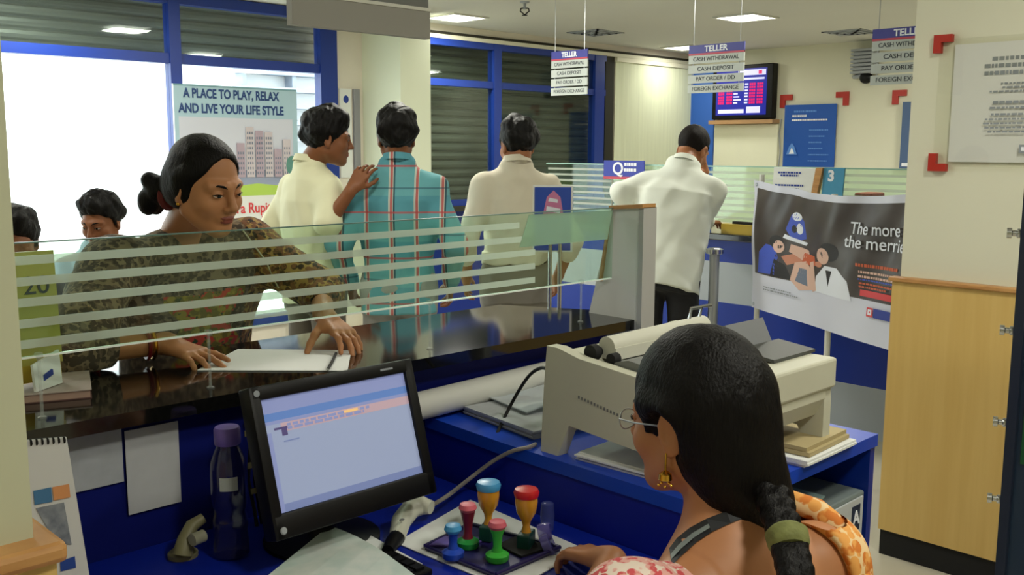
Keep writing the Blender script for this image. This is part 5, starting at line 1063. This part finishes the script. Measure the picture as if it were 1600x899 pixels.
# hair: pulled back, low knot with a dark red band
def whair(L_, v_):
    for s_ in (-1, 1): L_.ell((s_*.050, -.035, -.015), (.036, .060, .055), k=.03); L_.cap((s_*.064, .010, .035), (s_*.072, -.015, .008), .014, .014, k=.02)
    L_.ell((0, .078, -.02), (.068, .078, .105), k=.012, op=-1)
    L_.ell((.045, -.115, -.050), (.036, .036, .036), k=.012); L_.ell((.055, -.135, -.085), (.030, .028, .038), k=.01); L_.ell((.062, -.130, -.030), (.024, .024, .022), k=.008); L_.ell((.03, -.14, -.10), (.022, .022, .026), k=.008)
hair(hc, HR, hs, 'hair_black', wo, grow=.006, line=((.076, .058), (-.078, -.09)), extra=whair, h=.0035, wr=.0008, top=.0)
LB = Loc(None, hc, HR, hs); MB().lathe(LB.p((.035, -.092, -.058)), [(.032, -.008), (.038, 0), (.032, .008), (.026, 0)], 20, axis=tuple(HR @ D_((.3, -1, -.3)))).build('hair_band', mat('dark_red_band', (110, 30, 30), .6), wo, smooth=True)
for s_ in (-1, 1): MB().ball(LB.p((s_*.078, .0, -.045)), .0045*1.0).build('earring', GOLD, wo, smooth=True)

# ------------------------------------------------------------ clerk in the foreground
FL = print_cloth('pink_white_print', (206, 84, 88), (226, 170, 160), (232, 214, 200), 60); ORN = print_cloth('orange_print', (206, 120, 50), (226, 160, 84), (232, 200, 150), 50)
hc = dep(1085, 650, 1.43); HR = hframe(92, 8, 0); hs = .99; face = 80; TF = frame((math.cos(math.radians(face)), math.sin(math.radians(face)), 0))
nb = hc+D_((.005, -.085, -.215))-CR[0]*.016; pel = nb+D_((-.0, -.10, -.46)); lsh, rsh = dep(985, 968, 1.29), dep(1272, 880, 1.42)
mid = (lsh+rsh)/2
lo, hi = np.minimum(pel, lsh)-.28, np.maximum(hc, rsh)+.30; hi[1] += .25; lo[2] = pel[2]-.16
v = Vol(lo, hi, .0038); L = head(v, hc, HR, hs, neck=nb, nr=.051)
v.cap(nb, pel+D_((0, 0, .28)), .085, .115, .05); v.cap(pel+D_((0, 0, .28)), pel, .115, .13, .05); v.cap(nb+D_((0, 0, .0)), nb-D_((0, 0, .08)), .052, .075, .05)
wl = on(955, 878, 2, .80); el = wl+D_((-.03, -.22, -.02)); el = ik(lsh, wl, .27, .235, (-1, -.3, -.4)); wr_ = D_((1.60, .98, .80)); wr_ = rsh+D_((.02, .14, -.33)); er = ik(rsh, wr_, .27, .235, (1, -.6, -.4))
for s_, e_, w_ in ((lsh, el, wl), (rsh, er, wr_)): v.cap(nb-D_((0, 0, .035)), s_, .062, .058, .06); v.cap(s_, e_, .050, .036, .02); v.cap(e_, w_, .035, .025, .015)
fd = D_((.1, 1, -.15)); hand(v, wl+D_((0, .012, 0)), hR(fd, (.1, .1, 1)), 1, .9, curl=(35, 38, 40, 42), base=(10, 14, 18, 22), thumb=(.6, .7, -.4))
hand(v, wr_+D_((0, .012, 0)), hR((-.3, 1, -.2), (.2, 0, 1)), -1, .9, curl=(30, 30, 32, 34))
hps = [pel+TF[:, 0]*sg*.09 for sg in (1, -1)]; kn = [h_+TF[:, 1]*.40 for h_ in hps]
lo2 = lo
cl_ = v.mesh('person', [SKL, LIP], None, region=skinregion(L), origin=(pel[0], pel[1], 0)); setp(cl_, 'seated person in a pink and orange blouse with a long black braid', 'person')
v.clip_free(); eyes(L, cl_, gaze=(0, 1, -.4), opening=.4, brow=MT['hair_black'])
# blouse with deep round back, skirt
v = Vol(pel-.32, D_((max(rsh[0], pel[0])+.2, pel[1]+.36, nb[2]+.06)), .005); U = nb-pel; U /= np.linalg.norm(U); BR = np.stack([TF[:, 0], np.cross(U, TF[:, 0]), U], 1); hh_ = float(np.linalg.norm(nb-pel))
v.loft(pel, BR, [-.1, .1, .2, .32, hh_-.08, hh_-.02], [.19, .165, .17, .185, .17, .10], [.15, .125, .13, .135, .10, .07], k=.03)
for s_, e_ in ((lsh, el), (rsh, er)): v.cap(nb-D_((0, 0, .05)), s_, .068, .070, .05); v.cap(s_, s_+(e_-s_)*.6, .066, .056, .04)
v.wrinkle(.002, 40, 31)
bkc = nb-TF[:, 1]*.07-D_((0, 0, .02)); v.ell(bkc+TF[:, 0]*.01, (.115, .11, .13), R=TF, k=.01, op=-1)
v.mesh('blouse', [FL, ORN], cl_, region=lambda P: (((P-nb) @ TF)[:, 0] > 0).astype(int)); v.clip_free()
v = Vol(pel-.62, pel+.62, .012); v.ell(pel, (.2, .17, .15), R=TF, k=.05)
for h_, k_ in zip(hps, kn): v.cap(h_, k_, .11, .085, .06); v.cap(k_, D_((k_[0], k_[1]+.02, .12)), .08, .07, .05)
v.wrinkle(.004, 30, 33); v.mesh('skirt', ORN, cl_); v.clip_free()
def chair_hair(L_, v_):
    L_.ell((0, -.045, -.01), (.084, .082, .105), k=.03); L_.ell((.006, -.064, -.075), (.072, .058, .080), k=.03); L_.ell((.03, -.085, -.13), (.050, .040, .06), k=.03)
    for s_ in (-1, 1): L_.cap((s_*.070, .035, .030), (s_*.078, -.01, .02), .014, .018, k=.02); L_.cap((s_*.068, .038, .02), (s_*.070, .036, -.012), .008, .004, k=.01)
    for s_ in (-1, 1): L_.ell((s_*.092, .004, -.022), (.032, .028, .044), k=.010, op=-1)
    L_.ell((0, .085, -.03), (.072, .055, .095), k=.012, op=-1); L_.ell((0, .02, -.115), (.06, .055, .06), k=.01, op=-1)
hair(hc, HR, hs, 'hair_black', cl_, grow=.013, line=((.085, .050), (-.20, -.30)), extra=chair_hair, h=.0035, wr=.0012, top=.006)
# orange border of the neckline on the right shoulder
b = MB(); b.tube([dep(1205, 792, 1.46), dep(1238, 784, 1.46), dep(1275, 798, 1.45), dep(1308, 826, 1.43), dep(1330, 865, 1.41), dep(1340, 915, 1.38), dep(1340, 990, 1.36)], [.012, .016, .018, .019, .020, .022, .024], 16); b.build('blouse_border', ORN, cl_, smooth=True)
# braid
LH = Loc(None, hc, HR, hs); p0 = LH.p((.04, -.092, -.13)); pe = [p0, dep(1206, 775, 1.33), dep(1230, 840, 1.27), dep(1244, 900, 1.23), dep(1250, 960, 1.21)]; pe = [np.array(q, float) for q in pe]
def path(t):
    i = min(int(t), len(pe)-2); f = t-i; return pe[i]*(1-f)+pe[i+1]*f
v = Vol(np.min(pe, 0)-.06, np.max(pe, 0)+.06, .003); n_ = 26
for k in range(n_):
    t_ = (len(pe)-1)*k/n_; c_ = path(t_); d_ = path(min(t_+.2, len(pe)-1.001))-c_; d_ /= np.linalg.norm(d_); sx = np.cross(d_, _f); sx /= np.linalg.norm(sx); sg = 1 if k % 2 else -1
    R_ = np.stack([sx*.8+d_*.6*-sg, np.cross(d_, sx), d_*.8+sx*.6*sg], 1); v.ell(c_+sx*.0085*sg, (.021-.0002*k, .017, .014), R=R_, k=.005)
v.mesh('braid', MT['hair_black'], cl_); v.clip_free()
bt_ = path(2.05); d_ = path(2.2)-path(2.0); b = MB(); b.lathe(bt_, [(.022, -.014), (.028, -.008), (.027, .008), (.022, .014)], 20, axis=tuple(d_)); b.build('braid_tie', mat('green_tie', (120, 124, 70), .8, bump=.5, vary=.3, vscale=60), cl_, smooth=True)
# lanyard, earring, glasses
from mathutils.bvhtree import BVHTree
co_ = [v_.co+ORG[cl_.name] for v_ in cl_.data.vertices]; bv = BVHTree.FromPolygons(co_, [tuple(p.vertices) for p in cl_.data.polygons])
def skin_pt(x, y, off=.004):
    d = Vector(ray(x, y)).normalized(); h_ = bv.ray_cast(Vector(CC), d)[0]; return np.array(h_-d*off) if h_ else None
up_ = [skin_pt(x, y) for x, y in ((1046, 858), (1058, 842), (1078, 826), (1104, 812), (1135, 800), (1165, 792), (1192, 788))]; dn_ = [skin_pt(x, y, .003) for x, y in ((1050, 884), (1066, 868), (1088, 848), (1112, 832), (1142, 818), (1170, 808), (1196, 802))]
pr2 = [(a_, c_) for a_, c_ in zip(up_, dn_) if a_ is not None and c_ is not None]; b = MB()
for (a0_, c0_), (a1_, c1_) in zip(pr2, pr2[1:]):
    b.mi = 0; b.quad([a0_, a1_, c1_, c0_]); bk2 = -np.array(CR[2])*-.002; b.quad([a0_+bk2, c0_+bk2, c1_+bk2, a1_+bk2])
for (a0_, c0_), (a1_, c1_) in list(zip(pr2, pr2[1:]))[:3]:
    m_ = lambda p_, q_, t_: p_*(1-t_)+q_*t_-np.array(CR[2])*.0008; b.quad([m_(a0_, c0_, .35), m_(a1_, c1_, .35), m_(a1_, c1_, .65), m_(a0_, c0_, .65)], 1)
b.build('lanyard', [mat('black_strap', (22, 24, 30), .6), mat('strap_print', (120, 130, 130), .6)], cl_)
e0 = LH.p((-.081, .0, -.050)); b = MB(); b.tube([e0+D_((0, 0, .012)), e0, e0-D_((0, 0, .014))], .0016, 8); b.lathe(e0-D_((0, 0, .020)), [(.001, .008), (.009, .002), (.010, -.006), (.003, -.010)], 16)
for k in range(5): b.ball(e0+D_((.009*math.cos(k*1.26), .009*math.sin(k*1.26), -.034)), .0025, n=8)
b.build('gold_earring', GOLD, cl_, smooth=True)
b = MB()
for s_ in (-1, 1):
    rim = [LH.p((s_*.031+.022*math.cos(2*math.pi*k/20), .102-.004*abs(math.cos(2*math.pi*k/20)), -.004+.015*math.sin(2*math.pi*k/20))) for k in range(21)]; b.tube(rim, .001, 6, cap=False)
    b.tube([LH.p((s_*.053, .098, .0)), LH.p((s_*.072, .055, .0)), LH.p((s_*.080, .005, .0))], .0014, 6)
b.tube([LH.p((-.009, .103, -.002)), LH.p((.009, .103, -.002))], .001, 6); b.build('glasses', STEEL, cl_, smooth=True)
# office chair
oc = root('office_chair', (pel[0], pel[1], 0), 'dark office chair under the seated clerk', 'chair'); zz = pel[2]-.16
MB(Matrix.Translation((pel[0], pel[1], 0)) @ Matrix.Rotation(math.radians(face-90), 4, 'Z')).box((-.24, -.22, zz-.07), (.24, .24, zz), bev=.03).build('seat', MATTB, oc, smooth=True)
MB().tube([(pel[0], pel[1], .06), (pel[0], pel[1], zz-.06)], .028, 12).build('gas_column', STEEL, oc)
for k in range(5):
    a_ = k*2*math.pi/5; MB().tube([(pel[0], pel[1], .08), (pel[0]+.28*math.cos(a_), pel[1]+.28*math.sin(a_), .06)], .018, 8).build('leg', BLACK, oc); MB().ball((pel[0]+.28*math.cos(a_), pel[1]+.28*math.sin(a_), .028), .027, n=12).build('castor', BLACK, oc, smooth=True)
